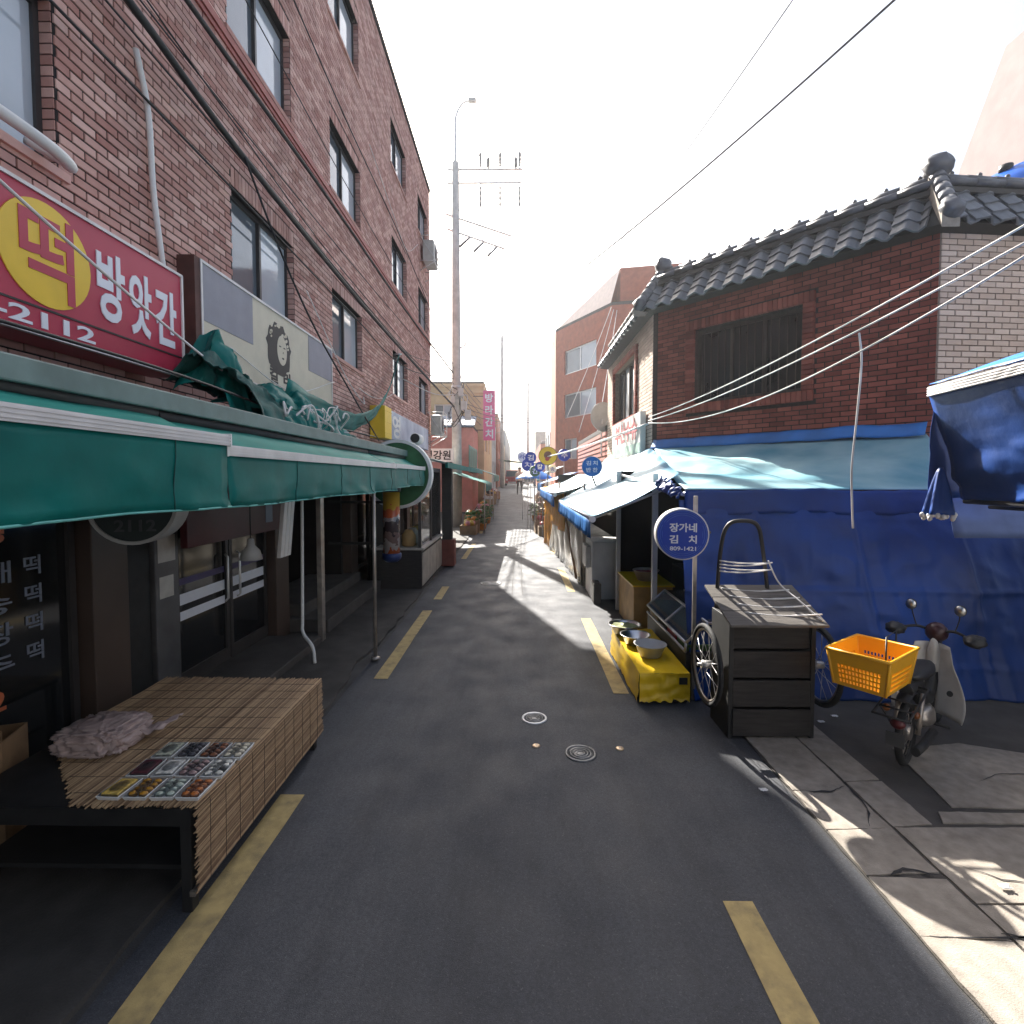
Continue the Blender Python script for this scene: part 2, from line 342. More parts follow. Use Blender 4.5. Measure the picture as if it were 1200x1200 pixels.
for i in range(len(ys)-1):
    y1, y0 = ys[i]-.005, ys[i+1]+.005; w = .24 if i < 2 else .8
    slabs.append([(2.137,y0),(2.137+w,y0+.02),(2.137+w,y1+.012),(2.137,y1)])
slabs += [[(2.62,3.05),(3.9,3.0),(3.95,3.55),(3.3,3.8),(2.75,3.72)], [(2.98,2.2),(4.2,2.1),(4.25,2.82),(2.98,2.84)], [(2.98,1.1),(4.2,1.1),(4.2,2.06),(2.98,2.16)],
          [(4.0,2.95),(5.4,2.9),(5.4,3.9),(4.02,3.75)], [(2.45,2.9),(3.5,2.9),(3.6,2.97),(2.5,3.0)]]
for i, s in enumerate(slabs):
    b = MB(); b.prism(rough_poly(s), .002, .013 + .004*random.random())
    b.build('slab', m_conc if i not in (18,) else m_conc2, pav)
def crack(pts, w, label=None):
    P = smooth_path([(x, y, 0) for x, y in pts], 6); L_, R_ = [], []
    for i, p in enumerate(P):
        ww = w*(.25+1.1*abs(fbm(p.x*9, p.y*9, 2)))*math.sin(PI*(.06+.88*i/(len(P)-1))); d = (P[min(i+1,len(P)-1)]-P[max(i-1,0)]).normalized(); n = Vector((-d.y, d.x, 0))
        j = .012*fbm(p.x*14, p.y*14, 7); L_.append(p+n*(ww+j)); R_.append(p-n*(ww-j))
    b = MB(); b.add([(q.x,q.y,.0185) for q in L_+R_], [(i, i+1, len(P)+i+1, len(P)+i) for i in range(len(P)-1)]); b.build('crack', m_print, pav)
crack([(1.78,2.155),(2.0,2.15),(2.3,2.16),(2.6,2.12),(2.95,2.15)], .012); crack([(2.1,2.17),(2.3,2.15),(2.5,2.17)], .03); crack([(1.86,2.5),(1.98,2.53),(2.1,2.5)], .02); crack([(2.0,2.86),(2.1,3.05),(2.12,3.4)], .008); crack([(1.78,3.2),(1.95,3.18),(2.1,3.24)], .01)
crack([(2.45,1.3),(2.6,1.6),(2.55,1.88)], .008); crack([(2.2,2.6),(2.5,2.45),(2.9,2.5)], .006); crack([(3.0,3.3),(3.3,3.4),(3.7,3.32)], .008)
for x_ in (-.12, .06):
    b = MB(); b.grid(lambda u, v: (x_+.02*fbm(v*9,x_*9,1)+.012*u, 8.7+11*v, gz(8.7+11*v)+.0085), 1, 40, False); tag(b.build('road_seam', m_ground), kind='structure')
b = MB(); b.prism(rough_poly([(-3.05,-2),(-1.66,-2),(-1.66,4.9),(-1.74,5.4),(-1.66,6),(-1.7,9),(-1.66,18),(-3.05,18)], .25, .02), -.02, .03)
tag(b.build('pavement_left', M('grimy pavement', (.06,.055,.05), .85, var=.35, scale=4, bump=.5, bscale=90, dirt=.6, dirtcol=(.025,.023,.02))), kind='structure')
def manhole(x, y, r, rim, inner, label, n=3):
    t = thing('manhole_cover', label, 'manhole', (x, y, .005))
    b = MB(); b.lathe([(r*.82,.0),(r*.82,.007),(r,.007),(r,.0)], seg=36, cap=False); b.build('rim', rim, t, world=False)
    b = MB(); b.lathe([(r*.8,.0),(r*.8,.004),(.0001,.004)], seg=36); c = b.build('lid', inner, t, world=False)
    for k in range(n):
        q = r*(.2+.2*k); b = MB(); b.lathe([(q,.004),(q,.0065),(q+r*.08,.0065),(q+r*.08,.004)], seg=30, cap=False); b.build('ridge', inner, c, world=False)
m_iron = M('worn iron', (.16,.165,.17), .45, metal=.6, var=.3, scale=30, dirt=.4, dirtcol=(.05,.05,.05), dscale=20)
m_ironl = M('bare steel rim', (.55,.56,.58), .4, metal=.5, var=.15, scale=30)
manhole(.13, 4.17, .105, m_ironl, m_iron, 'small round cover with a bright steel rim in the road')
manhole(.45, 3.63, .115, m_iron, m_iron, 'dull round cover without a bright rim in the road')
manhole(-.53, 9.6, .2, m_iron, m_iron, 'larger worn cover set in the road beyond the bright rimmed one')
m_brass = M('brass stud', (.6,.45,.3), .4, metal=.6, var=.2, scale=40)
for (x, y, w) in ((.13, 3.73, 'just short of the bright rimmed cover'), (.745, 3.70, 'towards the yellow bench')):
    t = thing('survey_stud', 'brass survey stud in the asphalt ' + w, 'stud', (x, y, .005), group='survey studs in the road')
    b = MB(); b.lathe([(.03,0),(.03,.005),(.022,.009),(.0001,.01)], seg=20); b.build('head', m_brass, t, world=False)
    b = MB(); b.lathe([(.006,.009),(.006,.013),(.0001,.013)], seg=10); b.build('pin', m_ironl, t, world=False)

# ------------------------------------------------------------------ brickwork
def brick_rects(L0, L1, z0, z1, holes, bl=.2, bh=.0675, jt=.0125, soldier=.0):
    out = []; row = 0; z = z0
    hs = [(a, b_, c, d + soldier) for a, b_, c, d in holes]
    while z + bh - jt <= z1 + 1e-6:
        za, zb = z, z + bh - jt; cuts = [(a, b_) for a, b_, c, d in hs if c < zb - .012 and d > za + .012]
        u = L0 - (bl*.5 if row % 2 else 0)
        while u < L1:
            segs = [(max(u, L0), min(u + bl - jt, L1))]
            for a, b_ in cuts:
                ns = []
                for p, q in segs:
                    if q <= a or p >= b_: ns.append((p, q)); continue
                    if p < a: ns.append((p, a - .004))
                    if q > b_: ns.append((b_ + .004, q))
                segs = ns
            out += [(p, q, za, zb) for p, q in segs if q - p > .025]
            u += bl
        z += bh; row += 1
    if soldier:
        for a, b_, c, d in holes:
            n = int((b_-a)/bh); w = (b_-a)/n
            out += [(a+k*w+jt/2, a+(k+1)*w-jt/2, d+.006, d+soldier-.006) for k in range(n)]
    return out
def wall_sheet(F, L0, L1, z0, z1, holes, depth, n=0):
    us = sorted({L0, L1, *[h[0] for h in holes], *[h[1] for h in holes]}); zs = sorted({z0, z1, *[h[2] for h in holes], *[h[3] for h in holes]})
    b = MB()
    for i in range(len(us)-1):
        for j in range(len(zs)-1):
            a, c, d, e = us[i], us[i+1], zs[j], zs[j+1]
            if any(h[0] <= a and h[1] >= c and h[2] <= d and h[3] >= e for h in holes): continue
            b.add([F(a,n,d),F(c,n,d),F(c,n,e),F(a,n,e)], [(0,1,2,3)])
    for a, c, d, e in holes:
        k = n-depth
        b.add([F(a,n,d),F(a,n,e),F(a,k,e),F(a,k,d)], [(0,1,2,3)]); b.add([F(c,n,d),F(c,k,d),F(c,k,e),F(c,n,e)], [(0,1,2,3)])
        b.add([F(a,n,d),F(a,k,d),F(c,k,d),F(c,n,d)], [(0,1,2,3)]); b.add([F(a,n,e),F(c,n,e),F(c,k,e),F(a,k,e)], [(0,1,2,3)])
    return b
def jamb_bricks(F, holes, depth, bh=.0675, jt=.01):
    out = []
    for a, c, d, e in holes:
        z = math.floor(d/bh)*bh
        while z < e:
            z0, z1 = max(z, d), min(z+bh-jt, e)
            if z1-z0 > .02:
                for (u0, u1) in ((c-.008, c+.02), (a-.02, a+.008)): out.append((u0, u1, -depth+.03, -.004, z0, z1))
            z += bh
    return out
def lay_bricks(parent, items, mats, limit, in_view, name='brick'):
    """items: (F, u0, u1, n0, n1, z0, z1, material key). The largest in view become objects, the rest one part."""
    cand = []
    for i, it in enumerate(items):
        F, u0, u1, n0, n1, z0, z1, k = it
        c = Vector(F((u0+u1)/2, n1, (z0+z1)/2)); full = abs((u1-u0)-.1875) < .004 and abs((z1-z0)-.055) < .003
        if full and in_view(c): cand.append(((c - camo.location).length, i))
    single = {i for _, i in sorted(cand)[:limit]}
    shared = {}
    rest = {}
    for i, it in enumerate(items):
        F, u0, u1, n0, n1, z0, z1, k = it
        if i in single:
            key = (k, round(n1-n0, 3))
            if key not in shared:
                hx, hn, hz = .09375, (n1-n0)/2, .0275; e = .0035; q = MB()
                q.add([(-hx,hn,-hz),(hx,hn,-hz),(hx,hn,hz),(-hx,hn,hz),(-hx,-hn+e,-hz),(hx,-hn+e,-hz),(hx,-hn+e,hz),(-hx,-hn+e,hz),
                       (-hx+e,-hn,-hz+e),(hx-e,-hn,-hz+e),(hx-e,-hn,hz-e),(-hx+e,-hn,hz-e)],
                      [(8,9,10,11),(4,5,9,8),(5,6,10,9),(6,7,11,10),(7,4,8,11),(0,1,5,4),(1,2,6,5),(2,3,7,6),(3,0,4,7)])
                shared[key] = q.mesh(name, mats[k][1])
            o = bpy.data.objects.new(name, shared[key]); COL.objects.link(o); o.parent = parent
            p0, p1 = Vector(F(u0,0,0)), Vector(F(u1,0,0)); d = p1-p0
            o.location = Vector(F((u0+u1)/2, (n0+n1)/2 + random.uniform(-.0015,.0015), (z0+z1)/2)); o.rotation_euler = (0, random.uniform(-.004,.004), math.atan2(d.y, d.x))
            o.matrix_parent_inverse = parent.matrix_basis.inverted()
        else:
            rest.setdefault(k, []).append(it)
    for k, its in rest.items():
        b = MB()
        for F, u0, u1, n0, n1, z0, z1, _ in its:
            n1 += random.uniform(-.002, .002)
            P = [F(u0,n1,z0),F(u1,n1,z0),F(u1,n0,z0),F(u0,n0,z0),F(u0,n1,z1),F(u1,n1,z1),F(u1,n0,z1),F(u0,n0,z1)]
            b.add(P, [(0,3,2,1),(4,5,6,7),(0,1,5,4),(1,2,6,5),(3,0,4,7)])
        tag(b.build('brickwork', mats[k][0], parent), kind='stuff')
def window(parent, F, a, c, d, e, depth, frame_mat, panes, bars=0, sill=None, fw=.05, lean=0):
    b = MB(); k0, k1 = -depth, -depth+.06
    b.fbox(F,a,c,k0,k1,d,d+fw); b.fbox(F,a,c,k0,k1,e-fw,e); b.fbox(F,a,a+fw,k0,k1,d+fw,e-fw); b.fbox(F,c-fw,c,k0,k1,d+fw,e-fw)
    n = len(panes); w = (c-a-2*fw)/n
    for i in range(1, n): b.fbox(F, a+fw+i*w-fw*.4, a+fw+i*w+fw*.4, k0, k1+.008, d+fw, e-fw)
    o = b.build('window', frame_mat, parent)
    for i, pm in enumerate(panes):
        q = MB(); kk = k0+.02+.012*(i % 2); q.fbox(F, a+fw+i*w, a+fw+(i+1)*w, kk, kk+.006, d+fw, e-fw); q.build('pane', pm, o)
    for i in range(bars):
        q = MB(); u = a+fw+(c-a-2*fw)*(i+.5)/bars; q.fbox(F,u-.006,u+.006,k1+.02,k1+.032,d,e); q.build('bar', frame_mat, o)
    if sill:
        q = MB(); q.fbox(F,a-.06,c+.06,-depth,.035,d-.06,d-.004); q.build('sill', sill, o)
    return o

# ------------------------------------------------------------------ tall brick building on the left
LB = thing('brick_building', 'four storey red brick building with dark joints above teal awnings', 'building', (-3, 6, 0))
FL = frame(-3, 0, 0, 1)                     # u = world Y, n = towards the street
wy = [(1.75,3.38),(5.42,6.9),(8.3,9.85),(12.25,13.85),(15.45,17.0)]; wz = [(4.0,5.05),(6.62,7.72),(9.36,10.42)]
HL = [(a, c, d, e) for a, c in wy for d, e in wz]; YE = 17.45; DP = .14
wall_sheet(FL, -20, YE, 2.55, 11.5, HL, DP).build('wall', m_mortar, LB)
b = MB(); b.add([(-3,YE,0),(-14,YE,0),(-14,YE,11.5),(-3,YE,11.5)],[(0,1,2,3)]); b.add([(-3,-20,0),(-14,-20,0),(-14,-20,11.5),(-3,-20,11.5)],[(3,2,1,0)])
b.add([(-14,-20,0),(-14,YE,0),(-14,YE,11.5),(-14,-20,11.5)],[(0,3,2,1)]); b.box(-13.99,-3.25,-19.9,YE-.1,2.5,2.6)
b.build('outer_walls', m_mortar, LB)
b = MB(); b.box(-14.05,-2.96,-20.05,YE+.05,11.5,11.62); b.build('parapet_cap', m_conc2, LB, bevel=.01)
items = [(FL,u0,u1,-.02,.009,z0,z1,'r') for u0,u1,z0,z1 in brick_rects(.6, YE, 2.565, 11.5, HL, soldier=.2)]
items += [(FL,u0,u1,n0,n1,z0,z1,'r') for u0,u1,n0,n1,z0,z1 in jamb_bricks(FL, HL, DP)]
FE = frame(-3, YE, -1, 0)                   # end wall of the building
items += [(FE,u0,u1,-.02,.009,z0,z1,'r') for u0,u1,z0,z1 in brick_rects(0, 1.2, 2.565, 11.5, [])]
lay_bricks(LB, items, {'r': (m_brick, m_brick_o)}, 300, lambda c: c.z > 3.65 and c.y > 3.3 and c.z < 2 + 1.0*c.y)
for i, (a, c, d, e) in enumerate(HL):
    window(LB, FL, a, c, d, e, DP, m_frame, [m_glass, m_glass_l], sill=m_brick_o)
for k, z in enumerate((6.40, 6.455, 6.51)):
    b = MB(); b.fbox(FL, .5, YE, .0, .03 + .014*(k % 2 == 1), z, z+.045); b.build('belt_course', M('terracotta belt', (.3,.07,.055), .6, var=.15) if k == 0 else bpy.data.materials['terracotta belt'], LB)
# ground floor: back wall, floor, shop fronts
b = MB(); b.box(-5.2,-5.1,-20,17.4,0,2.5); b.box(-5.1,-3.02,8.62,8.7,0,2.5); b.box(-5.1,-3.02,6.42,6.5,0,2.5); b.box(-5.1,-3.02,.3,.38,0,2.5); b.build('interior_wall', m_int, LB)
b = MB(); b.box(-5.1,-3.02,-20,17.4,.031,.12); b.build('shop_floor', m_conc2, LB)
b = MB(); b.fbox(FL,-20,17.4,-.03,.05,2.28,2.56); b.build('fascia_beam', m_dark, LB)
def shop_glass(y0, y1, z0, z1, name='shop_window', n=2):
    b = MB(); b.fbox(FL,y0,y1,-.05,.0,z0,z0+.06); b.fbox(FL,y0,y1,-.05,.0,z1-.06,z1)
    for k in range(n+1):
        u = y0 + (y1-y0-.05)*k/n; b.fbox(FL,u,u+.05,-.05,.003,z0+.06,z1-.06)
    o = b.build(name, m_frame, LB)
    for k in range(n):
        u = y0 + (y1-y0-.05)*k/n; q = MB(); q.fbox(FL,u+.05,u+(y1-y0-.05)/n,-.03,-.022,z0+.06,z1-.06); q.build('pane', m_glass_d, o)
    return o
shop_glass(-19.5, .36, .12, 2.28, n=10); sw = shop_glass(.4, 3.4, .12, 2.28)
m_orange = M('orange vinyl letters', (.5,.13,.05), .5, var=.05); m_vinyl = M('pale vinyl letters', (.16,.18,.23), .5, var=.05)
def wall_text(key, y0, y1, z0, z1, mat, parent, n=-.02):
    a, fs = TXT[key]; q = MB(); q.add([FL(y0+p[0]*(y1-y0), n+.004*p[2], z0+p[1]*(z1-z0)) for p in a], fs); return q.build('lettering', mat, parent)
for j, (k, z) in enumerate((('ji',1.38),('song',1.2),('kko',1.02),('chu',.84))):
    wall_text(k, 2.66 + (.08 if k in ('song','chu') else 0), 2.98, z, z+.13, m_vinyl, sw); wall_text('ddeok', 3.06, 3.17, z+.02, z+.14, m_vinyl, sw)
wall_text('bae', 2.66, 2.95, 1.62, 1.76, m_orange, sw); wall_text('t112', 2.66, 2.92, .64, .76, m_orange, sw)
def col(y0, y1, n0, n1, z1, mat, name='pillar', z0=.03):
    b = MB(); b.fbox(FL,y0,y1,n0,n1,z0,z1); return b.build(name, mat, LB, bevel=.008)
col(3.42,3.74,-.05,.1,2.28,m_bwood); col(3.76,4.07,-.05,.02,2.28,m_dark,'door_panel')
p = col(4.09,4.37,-.05,.05,2.28,M('grey steel panel',(.12,.12,.125),.4,metal=.4,var=.2),'metal_panel')
m_paper = M('paper notice', (.5,.48,.44), .8, var=.1, scale=12)
for (a, c, d, e) in ((4.12,4.33,1.3,1.52),(4.13,4.3,1.0,1.18)):
    b = MB(); b.fbox(FL,a,c,.051,.053,d,e); b.build('notice', m_paper, p)
for (y0, y1) in ((4.4,5.22),(5.24,6.02)):
    b = MB(); b.fbox(FL,y0,y0+.05,-.05,0,.13,2.0); b.fbox(FL,y1-.05,y1,-.05,0,.13,2.0); b.fbox(FL,y0+.05,y1-.05,-.05,0,.13,.25); b.fbox(FL,y0+.05,y1-.05,-.05,0,1.93,2.0)
    d = b.build('door', m_frame, LB)
    b = MB(); b.fbox(FL,y0+.05,y1-.05,-.03,-.02,.25,1.93); b.build('pane', m_glass_d, d)
    for (z0, z1) in ((.86,.96),(.72,.8)):
        b = MB(); b.fbox(FL,y0+.05,y1-.05,-.0195,-.017,z0,z1); b.build('white_stripe', m_lett, d)
    b = MB(); b.fbox(FL,y0+.05,y1-.05,-.0195,-.017,1.04,1.1); b.build('purple_stripe', M('purple film',(.05,.04,.12),.4), d)
    yh = y1-.1 if y0 < 5 else y0+.1; b = MB(); b.tube([FL(yh,.02,.75),FL(yh,.05,.78),FL(yh,.05,1.2),FL(yh,.02,1.23)],.012); b.build('handle', m_alu, d)
b = MB(); b.fbox(FL,4.38,6.03,-.05,.02,2.0,2.28); b.build('transom', m_dark, LB)
col(6.04,6.38,-.05,.1,2.28,m_bwood)
b = MB(); b.box(-2.42,-2.36,6.06,6.16,.03,2.4); b.build('steel_post', m_steel, LB, bevel=.005)
for i, (x0, x1, z) in enumerate(((-3.3,-2.42,.2),(-3.6,-2.78,.36))):
    b = MB(); b.box(x0,x1,6.4 if i == 0 else 6.55,8.9,.03 if i == 0 else .2,z); b.build('step', m_conc2, LB, bevel=.012)
b = MB(); b.box(-3.0,-2.35,4.45,6.0,.03,.12); b.build('step', m_conc2, LB, bevel=.012)
col(8.72,9.1,-.05,.12,2.28,m_bwood)
sg = shop_glass(9.12,13.2,.3,2.28,n=4); col(13.25,13.6,-.05,.1,2.28,m_bwood); shop_glass(13.62,17.3,.3,2.28,n=4)
for y in (9.4, 9.62, 9.8):
    b = MB(); b.tube([(-2.78,y,.03),(-2.78,y,2.3)], .03); b.build('drain_pipe', m_dark, LB)
b = MB(); b.tube(smooth_path([(-2.9,4.28,3.0),(-2.93,4.26,3.7),(-2.95,4.2,4.3),(-2.94,4.15,4.9),(-2.95,4.05,5.3)]), .022); b.build('conduit_pipe', m_pvc, LB)
b = MB(); b.tube(smooth_path([(-2.98,2.2,4.02),(-2.85,2.6,4.0),(-2.72,3.0,3.92),(-2.74,3.18,3.9),(-2.85,3.22,3.98),(-2.98,3.15,4.05)]), .035); b.build('air_hose', m_pvc, LB)
# ------------------------------------------------------------------ signs on the left wall
t = thing('shop_sign', 'long red sign with a yellow disc and white letters above the awning', 'sign', (-2.68, 0, 0), FACE_X)
b = MB(); b.box(1.4,4.1,2.8,3.6,-.27,0); b.build('sign_box', m_sred, t, world=False, bevel=.006)
b = MB()
for (x0,x1,y0,y1) in ((1.4,4.1,3.585,3.605),(1.4,4.1,2.795,2.815),(4.085,4.105,2.8,3.6)): b.box(x0,x1,y0,y1,-.02,.012)
b.build('trim', m_alu_w, t, world=False)
b = MB(); b.box(1.4,4.08,2.945,2.957,0,.006); b.build('divider', m_black, t, world=False)
dd = disc(2.93,3.26,.29,0,.006).build('yellow_disc', m_syel, t, world=False)
lettering('tteok', dd, m_sred, 2.76,3.1,3.02,3.5,.0065,.003)
lettering('bang', t, m_lett, 3.27,3.5,3.02,3.47,.001); lettering('at', t, m_lett, 3.54,3.75,3.0,3.44,.001); lettering('gan', t, m_lett, 3.79,4.02,3.0,3.42,.001)
lettering('tel', t, m_lett, 2.6,3.24,2.84,2.93,.001)
t = thing('shop_sign', 'beige and grey sign showing a printed head with wavy hair', 'sign', (-2.84, 0, 0), FACE_X)
b = MB(); b.box(4.62,7.8,3.02,3.93,-.15,0); b.build('sign_box', m_sbeige, t, world=False, bevel=.004)
b = MB(); b.box(4.6,4.625,3.0,3.95,-.16,.012); b.box(4.625,7.8,3.925,3.95,-.16,.012); b.box(7.795,7.815,3.0,3.95,-.16,.012); b.box(4.625,7.8,2.998,3.02,-.16,.012); b.build('trim', m_alu_w, t, world=False)
b = MB(); b.box(4.52,4.6,2.9,3.95,-.16,.005); b.build('side_board', M('brown board', (.09,.035,.028), .7, var=.3), t, world=False)
b = MB(); b.box(4.63,5.5,3.42,3.92,0,.004); b.build('grey_panel', m_sgrey, t, world=False)
b = MB(); b.box(6.95,7.79,3.45,3.92,0,.004); b.build('grey_panel', m_sgrey, t, world=False)
# the printed head: hair made of curls, pale face, features
hx, hy = 6.1, 3.52; b = MB(); random.seed(3)
out = []
for k in range(26):
    q = PI*(-.42) + k/25*PI*1.84; r = (.27 + .02*math.sin(k*2.4)); out.append((hx + 1.1*r*math.cos(q), hy + .03 + r*.98*math.sin(q) - (.08 if abs(q-PI/2) > 1.9 else 0)))
b.prism(out, 0, .003); hair = b.build('hair_print', m_print, t, world=False)
b = MB(); b.prism([(hx+.07+.125*math.cos(2*PI*k/24), hy+.0+.175*math.sin(2*PI*k/24)) for k in range(24)], .0031, .0045); b.build('face_print', m_sbeige, hair, world=False)
for k in range(14):
    q = random.uniform(0, PI); r = random.uniform(.17, .25); x, y = hx-.02+1.05*r*math.cos(q), hy+.04+r*math.sin(q); s_ = random.uniform(.012,.024)
    b = MB(); b.prism([(x+s_*1.5*math.cos(2*PI*j/8), y+s_*math.sin(2*PI*j/8)+.4*s_*math.cos(2*PI*j/8)) for j in range(8)], .0031, .0043); b.build('curl_highlight', m_sbeige, hair, world=False)
for (x, y, a, c) in ((hx+.02,hy+.04,.03,.008),(hx+.13,hy+.04,.03,.008),(hx+.09,hy-.09,.028,.012),(hx+.095,hy-.02,.008,.012)):
    b = MB(); b.prism([(x+a*math.cos(2*PI*j/10), y+c*math.sin(2*PI*j/10)) for j in range(10)], .0046, .006); b.build('feature_print', m_print, hair, world=False)
lettering('kal', t, m_print, 5.86,6.08,3.1,3.3,.0005,.003); lettering('ra', t, m_print, 6.2,6.42,3.1,3.28,.0005,.003)
t = thing('shop_sign', 'pale blue lightbox sign with a yellow end on the brick wall', 'sign', (-2.68, 0, 0), FACE_X)
b = MB(); b.box(10.75,15.2,2.82,3.42,-.28,0); b.build('sign_box', M('pale blue sign face', (.3,.36,.52), .45, var=.25, scale=1.5, col2=(.55,.6,.68)), t, world=False, bevel=.01)
b = MB(); b.box(10.2,10.74,2.8,3.44,-.28,.02); [b.box(10.2,10.74,z,z+.01,.02,.03) for z in (2.9,3.12,3.34)]; b.build('yellow_end', m_syel, t, world=False, bevel=.01)
lettering('yeong', t, m_white, 10.85,11.6,2.86,3.36,.001)
b = MB(); b.box(11.2,11.24,2.6,2.82,-.2,-.16); b.box(14.6,14.64,2.6,2.82,-.2,-.16); b.build('bracket', m_alu, t, world=False)
t = thing('round_sign', 'big green round sign with a white rim at the awning end', 'sign', (-2.0, 8.5, 2.06), FACE_Y)
b = MB(); b.lathe([(.52,-.09),(.57,-.09),(.57,.09),(.52,.09),(.52,-.09)], ax='z', seg=48, cap=False, smooth=False); b.build('rim', m_white, t, world=False)
disc(0,0,.519,-.075,.075,48).build('face', M('dull green face', (.03,.13,.05), .5, var=.3), t, world=False)
b = MB(); b.tube([(-.5,0,0),(-.98,0,0)], .02); b.build('bracket', m_dark, t, world=False)
t = thing('round_sign', 'dark round sign hanging under the teal awning by the lettered window', 'sign', (-2.32, 3.1, 1.84), (PI/2, 0, R(14)))
b = MB(); b.lathe([(.22,-.1),(.24,-.1),(.24,.1),(.22,.1),(.22,-.1)], ax='z', seg=40, cap=False, smooth=False); b.build('rim', m_plast, t, world=False)
m_dim = M('dim grey print', (.07,.075,.08), .6); disc(0,0,.219,-.09,.09,40).build('face', M('black sign face', (.02,.03,.03), .5), t, world=False)
lettering('gan2', t, m_dim, -.14,.14,-.06,.06,.091,.003); lettering('t2112', t, m_dim, -.1,.12,-.16,-.09,.091,.003)
b = MB(); b.tube([(0,.24,0),(0,.46,0)], .012); b.build('hanger', m_dark, t, world=False)
t = thing('hanging_board', 'dark maroon signboard with a grey corner stroke above the salon door', 'sign', (-2.72, 0, 0), FACE_X)
b = MB(); b.box(4.15,5.9,1.42,2.0,-.06,0); b.build('board', M('maroon board', (.06,.008,.01), .5, var=.2), t, world=False, bevel=.004)
b = MB(); b.box(5.0,5.6,1.82,1.9,0,.004); b.box(5.45,5.6,1.52,1.82,0,.004); b.build('stroke_print', m_vinyl, t, world=False)
b = MB(); b.tube([(4.4,2.0,-.03),(4.4,2.5,-.03)], .008); b.tube([(5.6,2.0,-.03),(5.6,2.5,-.03)], .008); b.build('hanger', m_dark, t, world=False)

# ------------------------------------------------------------------ canopy and awnings on the left
CAN = thing('canopy', 'fixed sheet canopy with a grey green edge along the brick wall', 'canopy', (-3, 4, 2.5))
b = MB(); b.hexa([(-2.95,-1,2.6),(-1.86,-1,2.37),(-1.86,10,2.37),(-2.95,10,2.6),(-2.95,-1,2.64),(-1.86,-1,2.41),(-1.86,10,2.41),(-2.95,10,2.64)]); b.build('roof_sheet', m_dark, CAN)
b = MB(); b.box(-1.88,-1.83,-1,10,2.35,2.45); b.build('edge_trim', m_fascia, CAN, bevel=.008)
for y in (.5,2.6,5,7.4,9.6):
    b = MB(); b.tube([(-2.98,y,2.15),(-1.9,y,2.35)], .018); b.build('strut', m_dark, CAN)
def awning(label, y0, y1, x0, zt, x1, zb, drop, seedv, ends=True):
    t = thing('awning', label, 'awning', (x0, (y0+y1)/2, zt), group='teal retractable awnings')
    sg_ = max(6, int((y1-y0)*8))
    b = MB(); b.grid(lambda u, v: (x0+(x1-x0)*v, y0+(y1-y0)*u, zt+(zb-zt)*v - .02*math.sin(PI*v) + .008*fbm(u*(y1-y0)*2, v*2, seedv)), sg_, 6); b.build('cloth', m_teal_t, t, solid=.004)
    b = MB(); b.box(x1-.01,x1+.045,y0,y1,zb-.055,zb+.0)
    for k in range(3): b.box(x1+.045,x1+.049,y0,y1,zb-.045+k*.015,zb-.037+k*.015)
    bar = b.build('front_bar', m_alu_w, t)
    for y in (y0-.012, y1): 
        b = MB(); b.box(x1-.014,x1+.053,y,y+.012,zb-.06,zb+.006); b.build('end_cap', m_white, bar, bevel=.003)
    def val(u, v):
        y = y0+(y1-y0)*u; w = v*v*.5+v*.5
        return (x1+.03 + w*(.07*fbm(y*1.1, v*.8, seedv) + .035*abs(fbm(y*3.1, v*1.5, seedv+4)) + .012*math.sin(y*9+2*fbm(y,0,seedv))), y, zb-.05 - drop*v*(1+.06*fbm(y*.8, 3, seedv)) )
    b = MB(); b.grid(val, sg_*2, 8); b.build('valance', m_teal, t, solid=.003)
    for k in range(1, int((y1-y0)/.9)+1):
        b = MB(); u_ = k*.9/(y1-y0+.2); b.tube([(lambda p: (p[0]+.004,p[1],p[2]))(val(u_, j/8)) for j in range(9)], .0028, 5); b.build('seam', m_tealdk, t)
    b = MB(); b.tube([val(i/sg_, 1) for i in range(sg_+1)], .0055, 6); b.build('hem', M('pale hem', (.12,.4,.36), .7) if 'pale hem' not in bpy.data.materials else bpy.data.materials['pale hem'], t)
    b = MB(); b.tube([(x0-.02,y0,zt+.02),(x0-.02,y1,zt+.02)], .035, 10); b.build('roller', m_dark, t)
    for y in (y0+.3, y1-.3):
        b = MB(); b.tube([(x0,y,zt-.06),((x0+x1)/2,y+.15,zb-.12),(x1,y,zb-.03)], .015); b.build('arm', m_alu, t)
    return t
awning('near teal awning with a deep valance over the mat covered counter', -1.2, 2.62, -1.86, 2.315, -1.53, 2.22, .32, 1.3)
awning('long teal awning with a shallow wavy valance before the salon door', 2.63, 6.27, -1.86, 2.3, -1.545, 2.17, .27, 5.1)
awning('short teal awning ending at the green round sign', 6.3, 8.36, -1.86, 2.3, -1.58, 2.18, .25, 8.7)
